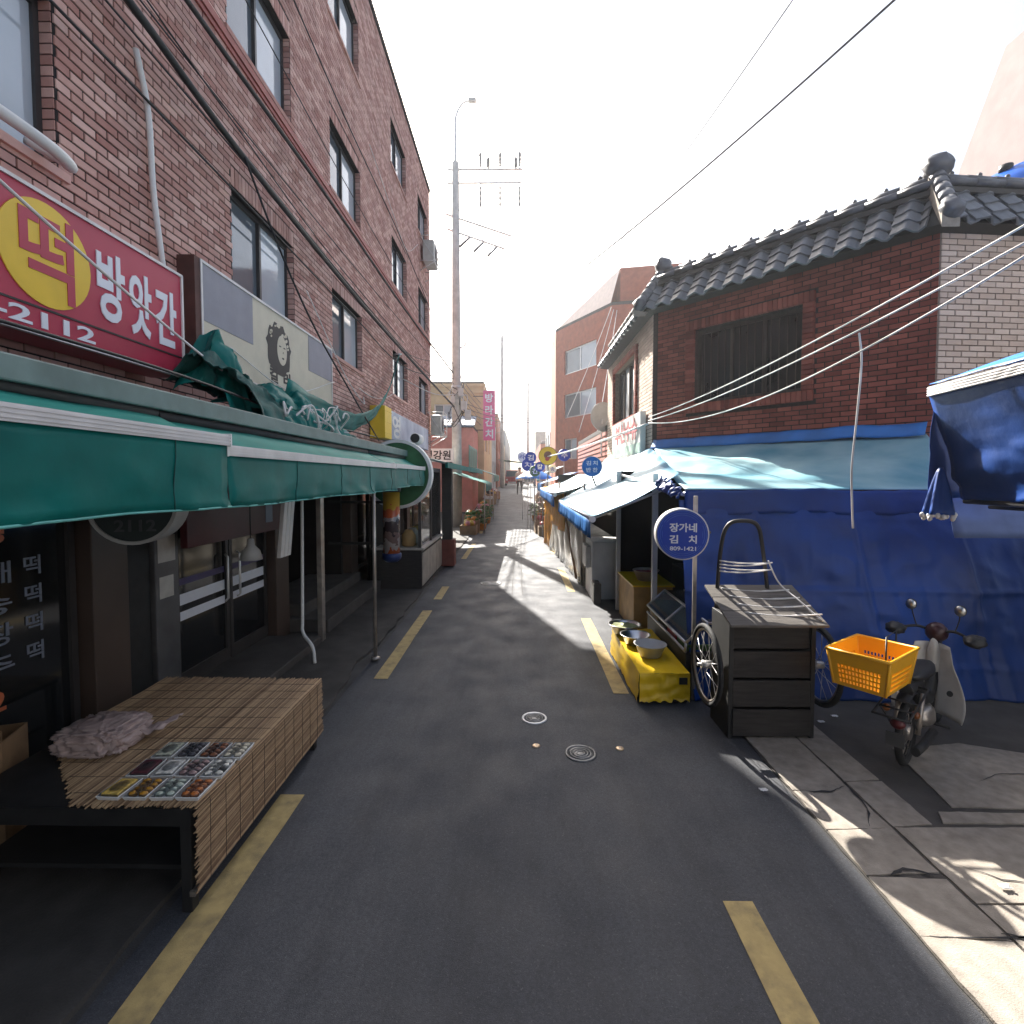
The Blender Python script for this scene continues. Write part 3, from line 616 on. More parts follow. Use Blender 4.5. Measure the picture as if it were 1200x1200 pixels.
# tarpaulin heap with ropes on the canopy
t = thing('tarpaulin_bundle', 'crumpled teal tarpaulin heaped on the canopy between two signs', 'tarpaulin', (-2.4, 4.6, 2.58))
def lump(c, s, seed, amp=.35, nu=28, nv=16):
    def fn(u, v):
        q = 2*PI*u; p = PI*v; d = Vector((math.sin(p)*math.cos(q), math.sin(p)*math.sin(q), math.cos(p)))
        k = 1 + amp*fbm(d.x*1.9+seed, d.y*1.9, d.z*1.9, 4) + amp*.35*abs(fbm(d.x*5+seed, d.y*5, d.z*5, 3))
        return (c[0]+s[0]*d.x*k, c[1]+s[1]*d.y*k, c[2]+s[2]*d.z*k)
    b = MB(); b.grid(fn, nu, nv); return b
def heap(y0, y1, x0, x1, prof, seed, mat, fold):
    def fn(u, v):
        y = y0+(y1-y0)*u; x = x0+(x1-x0)*v; wx = .25*fbm(x*2+seed, y*2, 1); wy = .25*fbm(x*2, y*2+seed, 5)
        r1 = 1-abs(fbm((x+wx)*2.6+seed, (y+wy)*2.0, seed, 2)); r2 = 1-abs(fbm((x+wx)*6+seed, (y+wy)*5, seed, 2)); r3 = fbm((x+wx)*15, (y+wy)*13, seed, 2)
        h = prof(u)*math.sin(PI*min(1, .08+v*.95))**.6
        return (x + .12*(r2-.6)*fold, y + .1*fbm(x*4,y*4,seed), 2.44 + (x+1.86)*-.21 + h*(.45+.5*r1*r1+.22*r2+.05*r3))
    b = MB(); b.grid(fn, int((y1-y0)*44), 36); return b.build('fold', mat, t, solid=.004)
heap(3.95, 6.3, -2.75, -1.95, lambda u: .08+.3*(1-u)**1.6, 1.7, m_tealdk, .6)
heap(4.25, 6.0, -2.6, -1.95, lambda u: .08+.3*math.sin(PI*u)**.7*(1-.5*u), 4.9, m_teal, 1.0)
heap(3.98, 4.5, -2.7, -2.25, lambda u: .2+.38*math.sin(PI*u), 8.2, m_teal, 1.0)
for i in range(15):
    random.seed(40+i); y = random.uniform(4.2,5.5); dy = random.uniform(.3,.8); z = random.uniform(2.5,2.68); a = random.uniform(.05,.2); pts = [(-1.95+random.uniform(-.08,.08), y+dy*f, z+a*math.sin(f*random.uniform(3,7))-.12*f) for f in (0,.25,.5,.75,1)]
    b = MB(); b.tube(smooth_path(pts, 7), random.choice((.006,.009)), 6); b.build('rope', m_rope, t)
t = thing('hanging_tarpaulin', 'teal tarpaulin slung like a hammock from the heap to a wall bracket', 'tarpaulin', (-2.9, 12.5, 4.9))
def ham(u, v):
    y = 5.0 + 7.5*u; c = Vector((-2.35 - .55*u, y, 2.76 - .1*u + 2.32*u**3))
    w = (.33*(1-u)**.7 + .05); a = (v-.5)
    return (c.x + .22*a*(1-u) + .03*fbm(y*1.3, v*4, 2), c.y, c.z + w*a - .1*math.cos(a*PI)*(1-u) + .04*fbm(y*1.1, v*5, 7))
b = MB(); b.grid(ham, 50, 12); b.build('cloth', m_teal, t, solid=.004)
b = MB(); b.tube([(-3.0,12.45,4.98),(-2.82,12.45,4.98)], .02); b.tube([(-3.0,12.45,4.8),(-2.86,12.45,4.96)], .012); b.build('bracket', m_alu, t)
b = MB(); b.tube([ham(1,.5),(-2.84,12.46,4.98)], .01); b.tube(arc_sag((-2.85,9.2,3.6),(-2.98,12.2,4.0),.15), .007, 6); b.build('rope', m_rope, t)

# ------------------------------------------------------------------ things standing under the awnings
b = MB(); b.tube([(-1.56,5.48,.03),(-1.56,5.48,2.12)], .02); b.lathe([(.05,.03),(.05,.045),(.022,.06)], (-1.56,5.48,0))
tag(b.build('awning_post', m_steel), 'slim steel post holding up the long teal awning', 'post')
b = MB(); b.tube(smooth_path([(-2.36,5.55,2.42),(-2.36,5.52,1.2),(-2.36,5.5,.5),(-2.34,5.46,.32),(-2.2,5.36,.2),(-2.17,5.34,.03)]), .018)
tag(b.build('drain_hose', m_pvc), 'thin white drain pipe bending near the ground before the salon', 'pipe')
t = thing('shutter_panel', 'white ribbed strip hanging under the long awning beside the maroon board', 'panel', (-2.22, 4.85, 1.3))
for k in range(3):
    b = MB(); b.hexa([(-2.26+.0,4.72+.075*k,1.25),(-2.22,4.72+.075*k,1.25),(-2.22,4.785+.075*k,1.25),(-2.26,4.785+.075*k,1.25),(-2.2,4.84+.075*k,2.44),(-2.16,4.84+.075*k,2.44),(-2.16,4.905+.075*k,2.44),(-2.2,4.905+.075*k,2.44)]); b.build('slat', m_alu_w, t, bevel=.006)
t = thing('bell_lamp', 'small bell shaped lamp hanging before the salon door', 'lamp', (-2.5, 4.72, 1.24))
b = MB(); b.lathe([(.005,.2),(.03,.19),(.035,.13),(.08,.08),(.1,.0),(.095,-.002),(.03,.1)], seg=28); b.build('shade', m_plast, t, world=False)
b = MB(); b.tube([(0,0,.19),(0,0,1.3)], .005, 6); b.build('cord', m_cable, t, world=False)
b = MB(); b.lathe([(.02,.08),(.028,.03),(.02,0),(.0001,-.01)], seg=14); b.build('bulb', m_white, t, world=False)
t = thing('barber_pole', 'tall printed barber pole with a dark cap and blue base', 'barber pole', (-2.0, 8.0, 0))
m_poster = bpy.data.materials.new('printed stripes'); m_poster.use_nodes = True; n_ = m_poster.node_tree; g_ = N(n_, 'ShaderNodeNewGeometry'); sp = N(n_, 'ShaderNodeSeparateXYZ')
nz = N(n_, 'ShaderNodeTexNoise'); nz.inputs['Scale'].default_value = 8; n_.links.new(g_.outputs['Position'], sp.inputs[0]); n_.links.new(g_.outputs['Position'], nz.inputs['Vector'])
mr = N(n_, 'ShaderNodeMapRange'); mr.inputs[1].default_value = .75; mr.inputs[2].default_value = 1.85; n_.links.new(sp.outputs['Z'], mr.inputs[0])
ad = N(n_, 'ShaderNodeMath', operation='MULTIPLY_ADD'); ad.inputs[1].default_value = .4; n_.links.new(nz.outputs['Fac'], ad.inputs[0]); n_.links.new(mr.outputs[0], ad.inputs[2])
rp = N(n_, 'ShaderNodeValToRGB'); rp.color_ramp.interpolation = 'CONSTANT'; el = rp.color_ramp.elements
el[0].position = 0; el[0].color = (.5,.25,.03,1); el[1].position = .22; el[1].color = (.45,.1,.03,1)
for p_, c_ in ((.32,(.42,.36,.34)),(.44,(.2,.13,.12)),(.56,(.05,.035,.04)),(.7,(.32,.27,.27)),(.78,(.45,.09,.03)),(.9,(.5,.28,.03))):
    e_ = el.new(min(.999, p_)); e_.color = (*c_, 1)
n_.links.new(ad.outputs[0], rp.inputs[0]); n_.links.new(rp.outputs[0], n_.nodes['Principled BSDF'].inputs[0]); n_.nodes['Principled BSDF'].inputs['Roughness'].default_value = .25
b = MB(); b.lathe([(.13,.82),(.13,1.78)], seg=32); b.build('printed_cylinder', m_poster, t, world=False)
b = MB(); b.lathe([(.14,1.78),(.15,1.8),(.15,1.88),(.1,1.96),(.0001,1.98)], seg=32); b.build('cap', m_black, t, world=False)
b = MB(); b.lathe([(.09,.68),(.14,.72),(.15,.76),(.15,.81),(.13,.82)], seg=32); b.build('base', M('blue enamel', (.012,.03,.12), .4), t, world=False)
for z_ in (.95, 1.6): b = MB(); b.box(-1.0,-.12,-.02,.02,z_,z_+.04); b.build('wall_bracket', m_dark, t, world=False)
# display cabinet, lower panels, far post
t = thing('display_cabinet', 'glazed display cabinet with pale lower panels past the barber pole', 'cabinet', (-2.1, 9.8, .03))
b = MB(); b.box(-2.6,-1.72,9.0,11.3,.03,.72); b.build('base', m_wood_d, t, bevel=.01)
for k in range(3):
    b = MB(); y = 9.02+.765*k; b.box(-1.72,-1.705,y,y+.73,.08,.66); b.build('front_panel', M('pale cabinet panel', (.36,.32,.27), .45, var=.2, dirt=.4) if k == 0 else bpy.data.materials['pale cabinet panel'], t, bevel=.006)
b = MB(); b.box(-2.6,-1.68,8.98,11.32,.72,.76); b.build('counter_top', M('pale counter', (.4,.37,.33), .35, var=.15), t, bevel=.008)
b = MB()
for y in (9.0,10.1,11.24): b.box(-1.78,-1.73,y,y+.05,.76,2.2)
b.box(-1.78,-1.73,9.05,11.24,2.12,2.2); b.build('frame', m_frame, t)
for (y0, y1) in ((9.05,10.1),(10.15,11.24)):
    b = MB(); b.box(-1.758,-1.75,y0,y1,.76,2.12); b.build('pane', clear('cabinet glass', (.8,.85,.85), .9, .05, dw=.05) if y0 < 9.5 else bpy.data.materials['cabinet glass'], t)
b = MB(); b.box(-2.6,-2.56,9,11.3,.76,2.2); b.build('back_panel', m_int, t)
goodm = [M('tan goods', (.4,.25,.1), .6), M('white goods', (.5,.48,.45), .6), M('ochre goods', (.45,.3,.04), .5), M('green goods', (.06,.15,.04), .6), M('red goods', (.4,.03,.04), .5), M('pink goods', (.55,.22,.26), .6), M('orange goods', (.6,.22,.03), .6), M('dark goods', (.05,.04,.04), .7)]
for i in range(6):
    random.seed(i); b = MB(); y = 9.25+.35*i; b.lathe([(.1,.0),(.13,.02),(.13,.2),(.09,.25),(.06,.3)], (-2.0,y,.76), seg=18); tag(b.build('storage_jar', goodm[i % 3]), ('tall tan','squat white','ochre','second tan','second white','last ochre')[i] + ' lidded jar standing in the glazed display cabinet', 'jar', 'jars in the display cabinet')
b = MB(); b.box(-1.72,-1.5,11.4,11.62,.03,2.35); o = b.build('canopy_post', m_wood_d, bevel=.01); tag(o, 'thick dark post rising from a red footing at the second canopy', 'post')
b = MB(); b.box(-1.76,-1.44,11.34,11.68,.03,.62); b.build('footing', M('oxide red paint', (.17,.045,.03), .7, var=.2), o, bevel=.01)
t = thing('canopy', 'green edged sheet canopy beyond the round sign on a dark post', 'canopy', (-2.3, 13, 2.3))
b = MB(); b.hexa([(-2.95,10.05,2.62),(-1.4,10.05,2.26),(-1.25,17.6,2.2),(-2.95,17.6,2.62),(-2.95,10.05,2.66),(-1.4,10.05,2.3),(-1.25,17.6,2.24),(-2.95,17.6,2.66)]); b.build('roof_sheet', m_fascia, t)
b = MB(); b.hexa([(-1.44,10.05,2.2),(-1.39,10.05,2.2),(-1.24,17.6,2.14),(-1.29,17.6,2.14),(-1.44,10.05,2.31),(-1.39,10.05,2.31),(-1.24,17.6,2.25),(-1.29,17.6,2.25)]); b.build('edge_trim', m_teal, t)

# ------------------------------------------------------------------ counter under reed mats, trays, bag
t = thing('stall_counter', 'low market counter draped with brown reed mats at the road edge', 'counter', (-2.05, 2.95, 0))
X0, X1, Y0, Y1, H = -2.62, -1.47, 2.24, 3.7, .515
b = MB(); b.box(X0,X1-.01,Y0,Y1,H-.035,H-.008); b.build('top_board', m_dark, t)
for (x, y) in ((X1-.05,Y0+.03),(X1-.05,Y1-.03),(X0+.03,Y0+.03),(X0+.03,Y1-.03)):
    b = MB(); b.box(x-.025,x+.025,y-.025,y+.025,.005 if x > -1.7 else .03,H-.035); b.build('leg', m_dark, t, bevel=.004)
b = MB(); b.box(X0+.06,X1-.08,Y0+.06,Y1-.06,.17,.19); b.build('shelf', m_dark, t)
b = MB(); b.box(X0,X1-.012,Y0-.012,Y0-.001,H-.09,H-.01); b.build('apron', m_dark, t)
b = MB(); b.box(X1-.03,X1-.005,Y0-.005,Y1+.03,.09,.115); b.build('bottom_rail', m_wood, t)
m_reed = M('dry reed', (.22,.115,.058), .7, col2=(.5,.34,.19), var=.45, src='island', scale=25, bump=.2)
random.seed(11); mt = MB(); dx = .0068
path = []                                   # across the mat: back of the top to the edge, then down the front
x = X0
while x < X1: path.append((x, H, 0)); x += dx
for k in range(5): q = k/4*PI/2; path.append((X1+.012*math.sin(q), H-.012+.012*math.cos(q), q))
z = H-.02
while z > .115: path.append((X1+.013, z, PI/2)); z -= dx
for (x, z, q) in path:
    r = .0034*random.uniform(.75,1.25); y0, y1 = Y0-.01+max(0,-2.02-x)*.95+random.uniform(-.02,.015), Y1+random.uniform(-.012,.03); sh = random.uniform(-.002,.002)
    pts = []; bow = random.uniform(-.003,.003)
    for i in range(8):
        f = i/7; w = .0012*math.sin(f*17+x*40) + bow*math.sin(PI*f)
        pts.append((x + (w+sh)*math.cos(q) + .002*math.sin(q)*math.sin(f*23+z*60), y0+(y1-y0)*f, z - (w+sh)*math.sin(q) + .0025*math.cos(q)*math.sin(f*9+x*3)))
    mt.tube(pts, r, 5)
mat_o = tag(mt.build('reed_mat', m_reed, t), kind='stuff')
for k in range(11):
    y = Y0+.08+k*.128; b = MB(); b.tube([(max(X0,-2.02-(y-Y0)/.95)+.01,y,H+.0045),(X1-.004,y+.01*math.sin(k),H+.0045),(X1+.013,y+.01,H-.006),(X1+.0178,y+.01,H-.03),(X1+.0178,y,.12)], .0012, 5); b.build('stitching', m_dark, t)
FOOD = [('yellow rice cake slab',(.62,.42,.1),0),('amber glazed rice cakes',(.42,.2,.02),1),('white and green rice cakes',(.45,.5,.42),1),('orange brown sweets',(.45,.14,.03),1),
        ('dark red bean cake',(.09,.02,.03),0),('plain white rice cakes',(.62,.6,.55),0),('red bean and white rice cakes',(.3,.2,.19),1),('white rice cakes with one dark piece',(.6,.58,.52),2),
        ('pale green rice cakes',(.42,.43,.34),0),('black sesame rice cakes',(.07,.065,.075),1),('cinnamon brown rice cakes',(.22,.08,.035),1),('cream coloured rice cakes',(.62,.55,.42),1)]
m_foam = M('white foam', (.78,.78,.77), .5, var=.03); m_film = clear('cling film', (.97,.97,.97), .93, .12)
for i, (nm, c, kind) in enumerate(FOOD):
    r_, k_ = divmod(i, 4); x, y = -1.885+.122*k_, 2.335+.168*r_
    t = thing('food_tray', 'foam tray of ' + nm + ' on the reed mat', 'food tray', (x + .004*r_, y, H+.0045), (0,0,R(random.uniform(-4,4))), group='food trays on the counter')
    b = MB(); w, l, h = .053, .076, .02
    b.hexa([(-w*.85,-l*.88,0),(w*.85,-l*.88,0),(w*.85,l*.88,0),(-w*.85,l*.88,0),(-w,-l,h),(w,-l,h),(w,l,h),(-w,l,h)]); b.f = [f for f in b.f if f != (4,5,6,7)]; b.sm = b.sm[:len(b.f)]; b.build('tray', m_foam, t, solid=.0035, world=False)
    fm = M('food', c, .45, var=.35, scale=60, bump=.2, bscale=90)
    if kind == 0:
        b = MB(); b.box(-.042,.042,-.062,.062,.004,.027); b.build('food', fm, t, world=False, bevel=.006)
    else:
        random.seed(i*5)
        for q in range(8):
            xx, yy = -.024+.048*(q % 2)+random.uniform(-.004,.004), -.048+.032*(q//2)
            f2 = fm if not (kind == 2 and q == 3) else m_print
            lump((xx,yy,.017), (.021,.016,.013), q+i, .2, 12, 8).build('food', f2, t, world=False)
    b = MB(); b.grid(lambda u, v: (-w+2*w*u, -l+2*l*v, h+.012*math.sin(PI*u)*math.sin(PI*v)+.001*fbm(u*9,v*9,i)), 10, 12); b.build('film', m_film, t, world=False)
t = thing('plastic_bag', 'pinkish packs tied in a clear plastic bag on the counter', 'bag', (-2.3, 2.75, H+.004))
m_bag = M('milky plastic bag', (.56,.43,.4), .18, var=.15, scale=14, bump=.5, bscale=45, trans=.25, spec=.7)
def bagf(u, v):
    q = 2*PI*u; p = PI*v; d = Vector((math.sin(p)*math.cos(q), math.sin(p)*math.sin(q), math.cos(p)))
    sq = lambda x: math.copysign(abs(x)**.55, x); k = .74+.26*(1-abs(fbm(d.x*3, d.y*3, d.z*3+2, 3)))**2+.12*(1-abs(fbm(d.x*9, d.y*9, d.z*9, 2)))
    return (.19*sq(d.x)*k, .17*sq(d.y)*k, max(.002, .066+.066*sq(d.z)*k))
b = MB(); b.grid(bagf, 110, 60); b.build('film', m_bag, t, world=False)
b = MB(); b.grid(lambda u, v: (.13+.16*u, .02+.12*u+(v-.5)*(.06+.14*u), .05+.02*u+.03*fbm(u*4, v*4, 9)), 10, 10); b.build('loose_end', m_bag, t, solid=.002, world=False)
t = thing('carton', 'open brown carton standing behind the bag of pink packs', 'box', (-2.86, 2.62, .03), (0,0,R(20)))
m_card = M('cardboard', (.2,.12,.06), .85, var=.25, dirt=.3); b = MB(); b.box(-.15,.15,-.12,-.112,0,.66); b.box(-.15,.15,.112,.12,0,.6); b.box(-.15,-.142,-.112,.112,0,.6); b.box(.142,.15,-.112,.112,0,.6); b.box(-.15,.15,-.112,.112,.002,.01); b.build('walls', m_card, t, world=False)
b = MB(); b.hexa([(-.15,-.12,.6),(.15,-.12,.6),(.15,-.115,.6),(-.15,-.115,.6),(-.14,-.2,.68),(.14,-.2,.68),(.14,-.195,.68),(-.14,-.195,.68)]); b.build('flap', m_card, t, world=False)
# ------------------------------------------------------------------ tiled-roof brick house on the right
HB = thing('brick_house', 'dark red brick house with a grey tiled roof edge and cream side walls', 'house', (4, 8.5, 0))
A0, A1, A2, A3 = (2.33, 13.5), (2.33, 9.02), (4.86, 6.1), (9.6, 6.55)
FS = frame(*A0, 0, -1); LS = A0[1]-A1[1]
FC = frame(*A1, A2[0]-A1[0], A2[1]-A1[1]); LC = math.hypot(A2[0]-A1[0], A2[1]-A1[1])
FR = frame(*A2, A3[0]-A2[0], A3[1]-A2[1]); LR = math.hypot(A3[0]-A2[0], A3[1]-A2[1])
ZE = 4.86
HC = [(.8, 2.42, 3.2, 4.38)]; HS = [(1.0, 3.25, 3.28, 4.5)]; HR = [(.9, 2.3, 2.6, 3.42)]
for F, L, h, m in ((FS,LS,HS,m_cmortar),(FC,LC,HC,m_rmortar),(FR,LR,HR,m_cmortar)): wall_sheet(F, 0, L, 0, ZE, h, .16).build('wall', m, HB)
b = MB(); b.add([(*A0,0),(12,13.5,0),(12,13.5,ZE),(*A0,ZE)],[(3,2,1,0)]); b.add([(*A3,0),(12,8,0),(12,8,ZE),(*A3,ZE)],[(0,1,2,3)]); b.add([(12,8,0),(12,13.5,0),(12,13.5,ZE),(12,8,ZE)],[(0,1,2,3)]); b.build('rear_wall', m_cmortar, HB)
b = MB(); b.prism([A0,A1,A2,A3,(12,8),(12,13.5)], 5.3, 5.36); b.build('flat_roof', m_conc2, HB)
pad = lambda h, w: [(a-w, c+w, d-w, e+w) for a, c, d, e in h]
items = [(FC,u0,u1,-.02,.008,z0,z1,'r') for u0,u1,z0,z1 in brick_rects(.1, LC, 2.0, ZE, pad(HC,.15))]
items += [(FS,u0,u1,-.02,.008,z0,z1,'c') for u0,u1,z0,z1 in brick_rects(0, LS, 2.0, ZE, pad(HS,.12))]
items += [(FR,u0,u1,-.02,.008,z0,z1,'c') for u0,u1,z0,z1 in brick_rects(.02, LR, 2.0, ZE, HR)]
for F, h, w, k in ((FC,HC,.15,'r'),(FS,HS,.12,'r')):       # proud brick surround, bricks on end
    for a, c, d, e in h:
        n = int((c-a+2*w)/.0675); s_ = (c-a+2*w)/n
        for i in range(n):
            for (z0, z1) in ((d-w,d),(e,e+w)): items.append((F,a-w+i*s_+.005,a-w+(i+1)*s_-.005,-.02,.055,z0+.004,z1-.004,k))
        n = int((e-d)/.0675); s_ = (e-d)/n
        for i in range(n):
            for (u0, u1) in ((a-w,a),(c,c+w)): items.append((F,u0+.004,u1-.004,-.02,.055,d+i*s_+.005,d+(i+1)*s_-.005,k))
lay_bricks(HB, items, {'r': (m_rbrick, m_rbrick_o), 'c': (m_cbrick, m_cbrick_o)}, 300, lambda c: c.z > 2.55 and c.x < 6.1 and c.y < 8.8)
m_dwood = M('stained timber frame', (.05,.032,.025), .55, var=.3); m_dpane = M('dim pane', (.018,.017,.018), .12, var=.4, scale=2, spec=.5)
window(HB, FC, *HC[0], .16, m_dwood, [m_dpane, m_dpane, m_dpane], bars=13, fw=.06)
window(HB, FS, *HS[0], .16, m_dwood, [m_glass, m_glass_l, m_glass, m_dpane], sill=m_cbrick_o)
window(HB, FR, *HR[0], .16, m_dwood, [m_dpane, m_dpane], bars=10)
# roof edge: S tiles, each its own piece
tm = MB()
def stile(u, v):
    x = (u-.5)*.335; z = .034*math.sin((u-.08)*2*PI) + .014*math.cos(u*4*PI)
    return (x, (v-.5)*.3, z)
tm.grid(stile, 10, 1); tile_me = tm.mesh('roof_tile', m_tile)
bm_ = bmesh.new(); bm_.from_mesh(tile_me); bmesh.ops.solidify(bm_, geom=bm_.faces[:], thickness=.022); bm_.to_mesh(tile_me); bm_.free(); tile_me.update()
for p_ in tile_me.polygons: p_.use_smooth = True
try: tile_me.set_sharp_from_angle(angle=R(35))
except Exception: pass
def off(i, d):                               # roof polygon corners pushed out of the walls
    pts = [Vector((*A0,0)), Vector((*A1,0)), Vector((*A2,0)), Vector((*A3,0))]
    def nrm(a, c): q = (c-a).normalized(); return Vector((q.y, -q.x, 0))
    ns = [nrm(pts[k], pts[k+1]) for k in range(3)]
    if i == 0: return pts[0] + ns[0]*d
    if i == 3: return pts[3] + ns[2]*d
    n1, n2 = ns[i-1], ns[i]; m = (n1+n2).normalized(); return pts[i] + m*(d/max(.3, m.dot(n1)))
ZR0, ZR1, D0, D1 = 4.84, 5.4, .22, -.16
ROWS = 4
for s_ in range(3):
    a0, a1, b0_, b1_ = off(s_, D0), off(s_+1, D0), off(s_, D1), off(s_+1, D1)
    a0.z = a1.z = ZR0; b0_.z = b1_.z = ZR1
    q = MB(); q.add([a0,a1,b1_,b0_],[(0,1,2,3)]); q.add([a0,a1,off(s_+1,0)+Vector((0,0,ZR0-.02)),off(s_,0)+Vector((0,0,ZR0-.02))],[(3,2,1,0)]); q.build('roof_deck', m_dark, HB)
    ed = (a1-a0); L = ed.length; ed.normalize(); slope = ((b0_+b1_)/2-(a0+a1)/2); slope -= ed*slope.dot(ed); SL = slope.length; slope.normalize(); nor = ed.cross(slope).normalized()
    mt_ = Matrix((ed, slope, nor)).transposed()
    if s_ == 2: L = min(L, 3.2)
    n = int(L/.295)
    for r_ in range(ROWS):
        f = (r_+.5)/ROWS
        lo = a0.lerp(b0_, f); hi = a1.lerp(b1_, f); 
        for k in range(n):
            p = a0 + ed*(.15+.295*k) + slope*(SL*f) + nor*.045
            if (p-lo).dot(ed) < .05 or (hi-p).dot(ed) < .05: continue
            o = bpy.data.objects.new('roof_tile', tile_me); COL.objects.link(o); o.parent = HB; o.matrix_parent_inverse = HB.matrix_basis.inverted()
            tilt = Matrix.Rotation(R(-7+random.uniform(-1,1)), 3, 'X') @ Matrix.Rotation(R(random.uniform(-1,1)), 3, 'Z')
            o.matrix_basis = Matrix.Translation(p + ed*random.uniform(-.006,.006)) @ (mt_ @ tilt).to_4x4() @ Matrix.Scale(SL/ROWS/.25, 4, (0,1,0))
    # ridge along the top: flat courses plus a round cap
    c0, c1 = off(s_, D1), off(s_+1, D1)
    if s_ == 2: c1 = c0 + (c1-c0).normalized()*3.6
    d = (c1-c0); LL = d.length; d.normalize(); nn = Vector((d.y,-d.x,0))
    for k in range(3):
        q = MB(); w = .13-.018*k; z = ZR1+.0+.035*k
        q.hexa([c0-nn*w+Vector((0,0,z)), c1-nn*w+Vector((0,0,z)), c1+nn*w+Vector((0,0,z)), c0+nn*w+Vector((0,0,z)), c0-nn*w+Vector((0,0,z+.026)), c1-nn*w+Vector((0,0,z+.026)), c1+nn*w+Vector((0,0,z+.026)), c0+nn*w+Vector((0,0,z+.026))]); q.build('ridge_course', m_tile_m, HB, recalc=True)
    n = int(LL/.33)
    for k in range(n):
        p0, p1 = c0 + d*(LL*k/n), c0 + d*(LL*(k+1)/n+.02); q = MB(); q.tube([p0+Vector((0,0,ZR1+.12)), p1+Vector((0,0,ZR1+.12))], .062, 12, r2=.056); cap = q.build('ridge_tile', m_tile_m, HB)
        q = MB(); q.tube([p0+Vector((0,0,ZR1+.03))+nn*.13, p1+Vector((0,0,ZR1+.03))+nn*.13], .045, 10, r2=.041); q.build('ridge_tile', m_tile_m, HB)
        q = MB(); pm = (p0+p1)/2; q.lathe([(.022,0),(.026,.03),(.012,.05),(.0001,.052)], (pm.x,pm.y,ZR1+.17), seg=8); q.build('stud', m_tile_m, cap)
for i in (1, 2):                             # hips with big end caps
    a, c = off(i, D0+.05), off(i, D1); a.z = ZR0+.12; c.z = ZR1+.17
    for k in range(5):
        p0, p1 = a.lerp(c, k/5), a.lerp(c, (k+1)/5+.03); q = MB(); q.tube([p0,p1], .085, 14, r2=.075); q.build('hip_tile', M('pale hip tile', (.2,.2,.21), .45, var=.3, scale=12, dirt=.3) if 'pale hip tile' not in bpy.data.materials else bpy.data.materials['pale hip tile'], HB)
    q = MB(); q.hexa([a+Vector((-.1,0,-.2)), a+Vector((.1,0,-.2)), c+Vector((.1,0,-.24)), c+Vector((-.1,0,-.24)), a+Vector((-.1,0,-.03)), a+Vector((.1,0,-.03)), c+Vector((.1,0,-.03)), c+Vector((-.1,0,-.03))]); q.build('hip_bed', m_conc, HB, recalc=True)
    for p, s2 in ((a, .1), (c + Vector((0,0,.1)), .13)):
        lump(p, (s2*1.1, s2*1.1, s2), i*3.3+s2, .25, 16, 10).build('end_cap_tile', m_tile_m, HB)
t = thing('signboard', 'white signboard with faded red letters on the cream side of the tiled house', 'sign', (2.2, 11.0, 2.85), FACE_NX)
b = MB(); b.box(-1.15,1.65,-.42,.36,-.1,0); b.build('board', M('faded white board', (.62,.63,.6), .5, var=.1), t, world=False, bevel=.006)
b = MB(); b.box(-1.12,1.62,-.39,-.2,0,.004); b.build('green_band', M('mint band', (.4,.55,.48), .5), t, world=False)
lettering('busan', t, M('faded red letters', (.55,.16,.17), .5), -.75,1.4,-.12,.3,.001)
t = thing('satellite_dish', 'grey satellite dish above the striped wall beyond the tiled house', 'satellite dish', (2.3, 14.0, 3.1), (0, 0, R(20)))
b = MB(); b.lathe([(.02,.12),(.16,.105),(.3,.06),(.4,0),(.4,-.012),(.3,.045),(.16,.09),(.02,.105)], ax='y', seg=28, c=(0,0,.55)); b.build('bowl', m_plast, t, world=False)
b = MB(); b.tube([(0,.1,-.5),(0,.12,.3),(0,.08,.5)], .025); b.build('mast', m_alu, t, world=False); b = MB(); b.tube([(0,.0,.3),(0,-.35,.5)], .012); b.lathe([(.03,-.03),(.03,.05)], (0,-.36,.5), 'y', 12); b.build('arm', m_alu, t, world=False)
t = thing('water_tank', 'blue plastic water tank behind the tiled roof edge', 'tank', (8.3, 8.7, 5.36))
b = MB(); b.lathe([(1.0,0),(1.08,.3),(1.08,1.0),(.98,1.25),(.7,1.5),(.3,1.62),(.28,1.7),(.0001,1.72)], seg=40); b.build('body', M('blue tank plastic', (.015,.12,.55), .35, var=.1), t, world=False)
b = MB(); b.lathe([(.09,0),(.09,.1),(.0001,.12)], (-.62,-.3,1.46), seg=16); b.build('cap', m_black, t, world=False)

# ------------------------------------------------------------------ blue market stall
ST = thing('market_stall', 'market stall shrouded in blue tarpaulin with a pale sunlit roof sheet', 'stall', (2.6, 5.2, 0))
def side(u, v):                              # tarpaulin wall facing the viewer
    x = 1.57 + 4.6*u; z = .012 + 1.77*v; d = -.022*math.exp(-(((x*1.05+.05*z) % 1-.5)/.022)**2) - .018*math.exp(-(((z*1.5) % 1-.4)/.03)**2) + fbm(x*.8, z*.7, 3)*.08 + .012*math.sin(x*5+z*2.5+2*fbm(x,z,1)) + .07*abs(fbm(x*1.3+z*.9, z*1.6-x*.5, 9)) + .03*abs(fbm(x*3.2, z*.8, 5))
    return (x, 4.52 + .52*v + d*(.35+.65*math.sin(PI*min(1, v*1.1))) - .05*(1-v)**3*fbm(x*3, 0, 5), z)
b = MB(); b.grid(side, 230, 80); b.build('side_tarpaulin', m_blue, ST, solid=.003)
def valn(u, v):
    x = 1.62 + 2.75*u; return (x, 5.0 + .012*math.sin(x*4+1) + .03*v*fbm(x*1.6, v, 4) + .012*v*math.sin(x*17+2*fbm(x,0,2)), 1.885 + .012*fbm(x*5,0,8) - .235*v - .015*fbm(x*1.3, 1, 2))
b = MB(); b.grid(valn, 70, 8); b.build('front_valance', m_blue, ST, solid=.003)
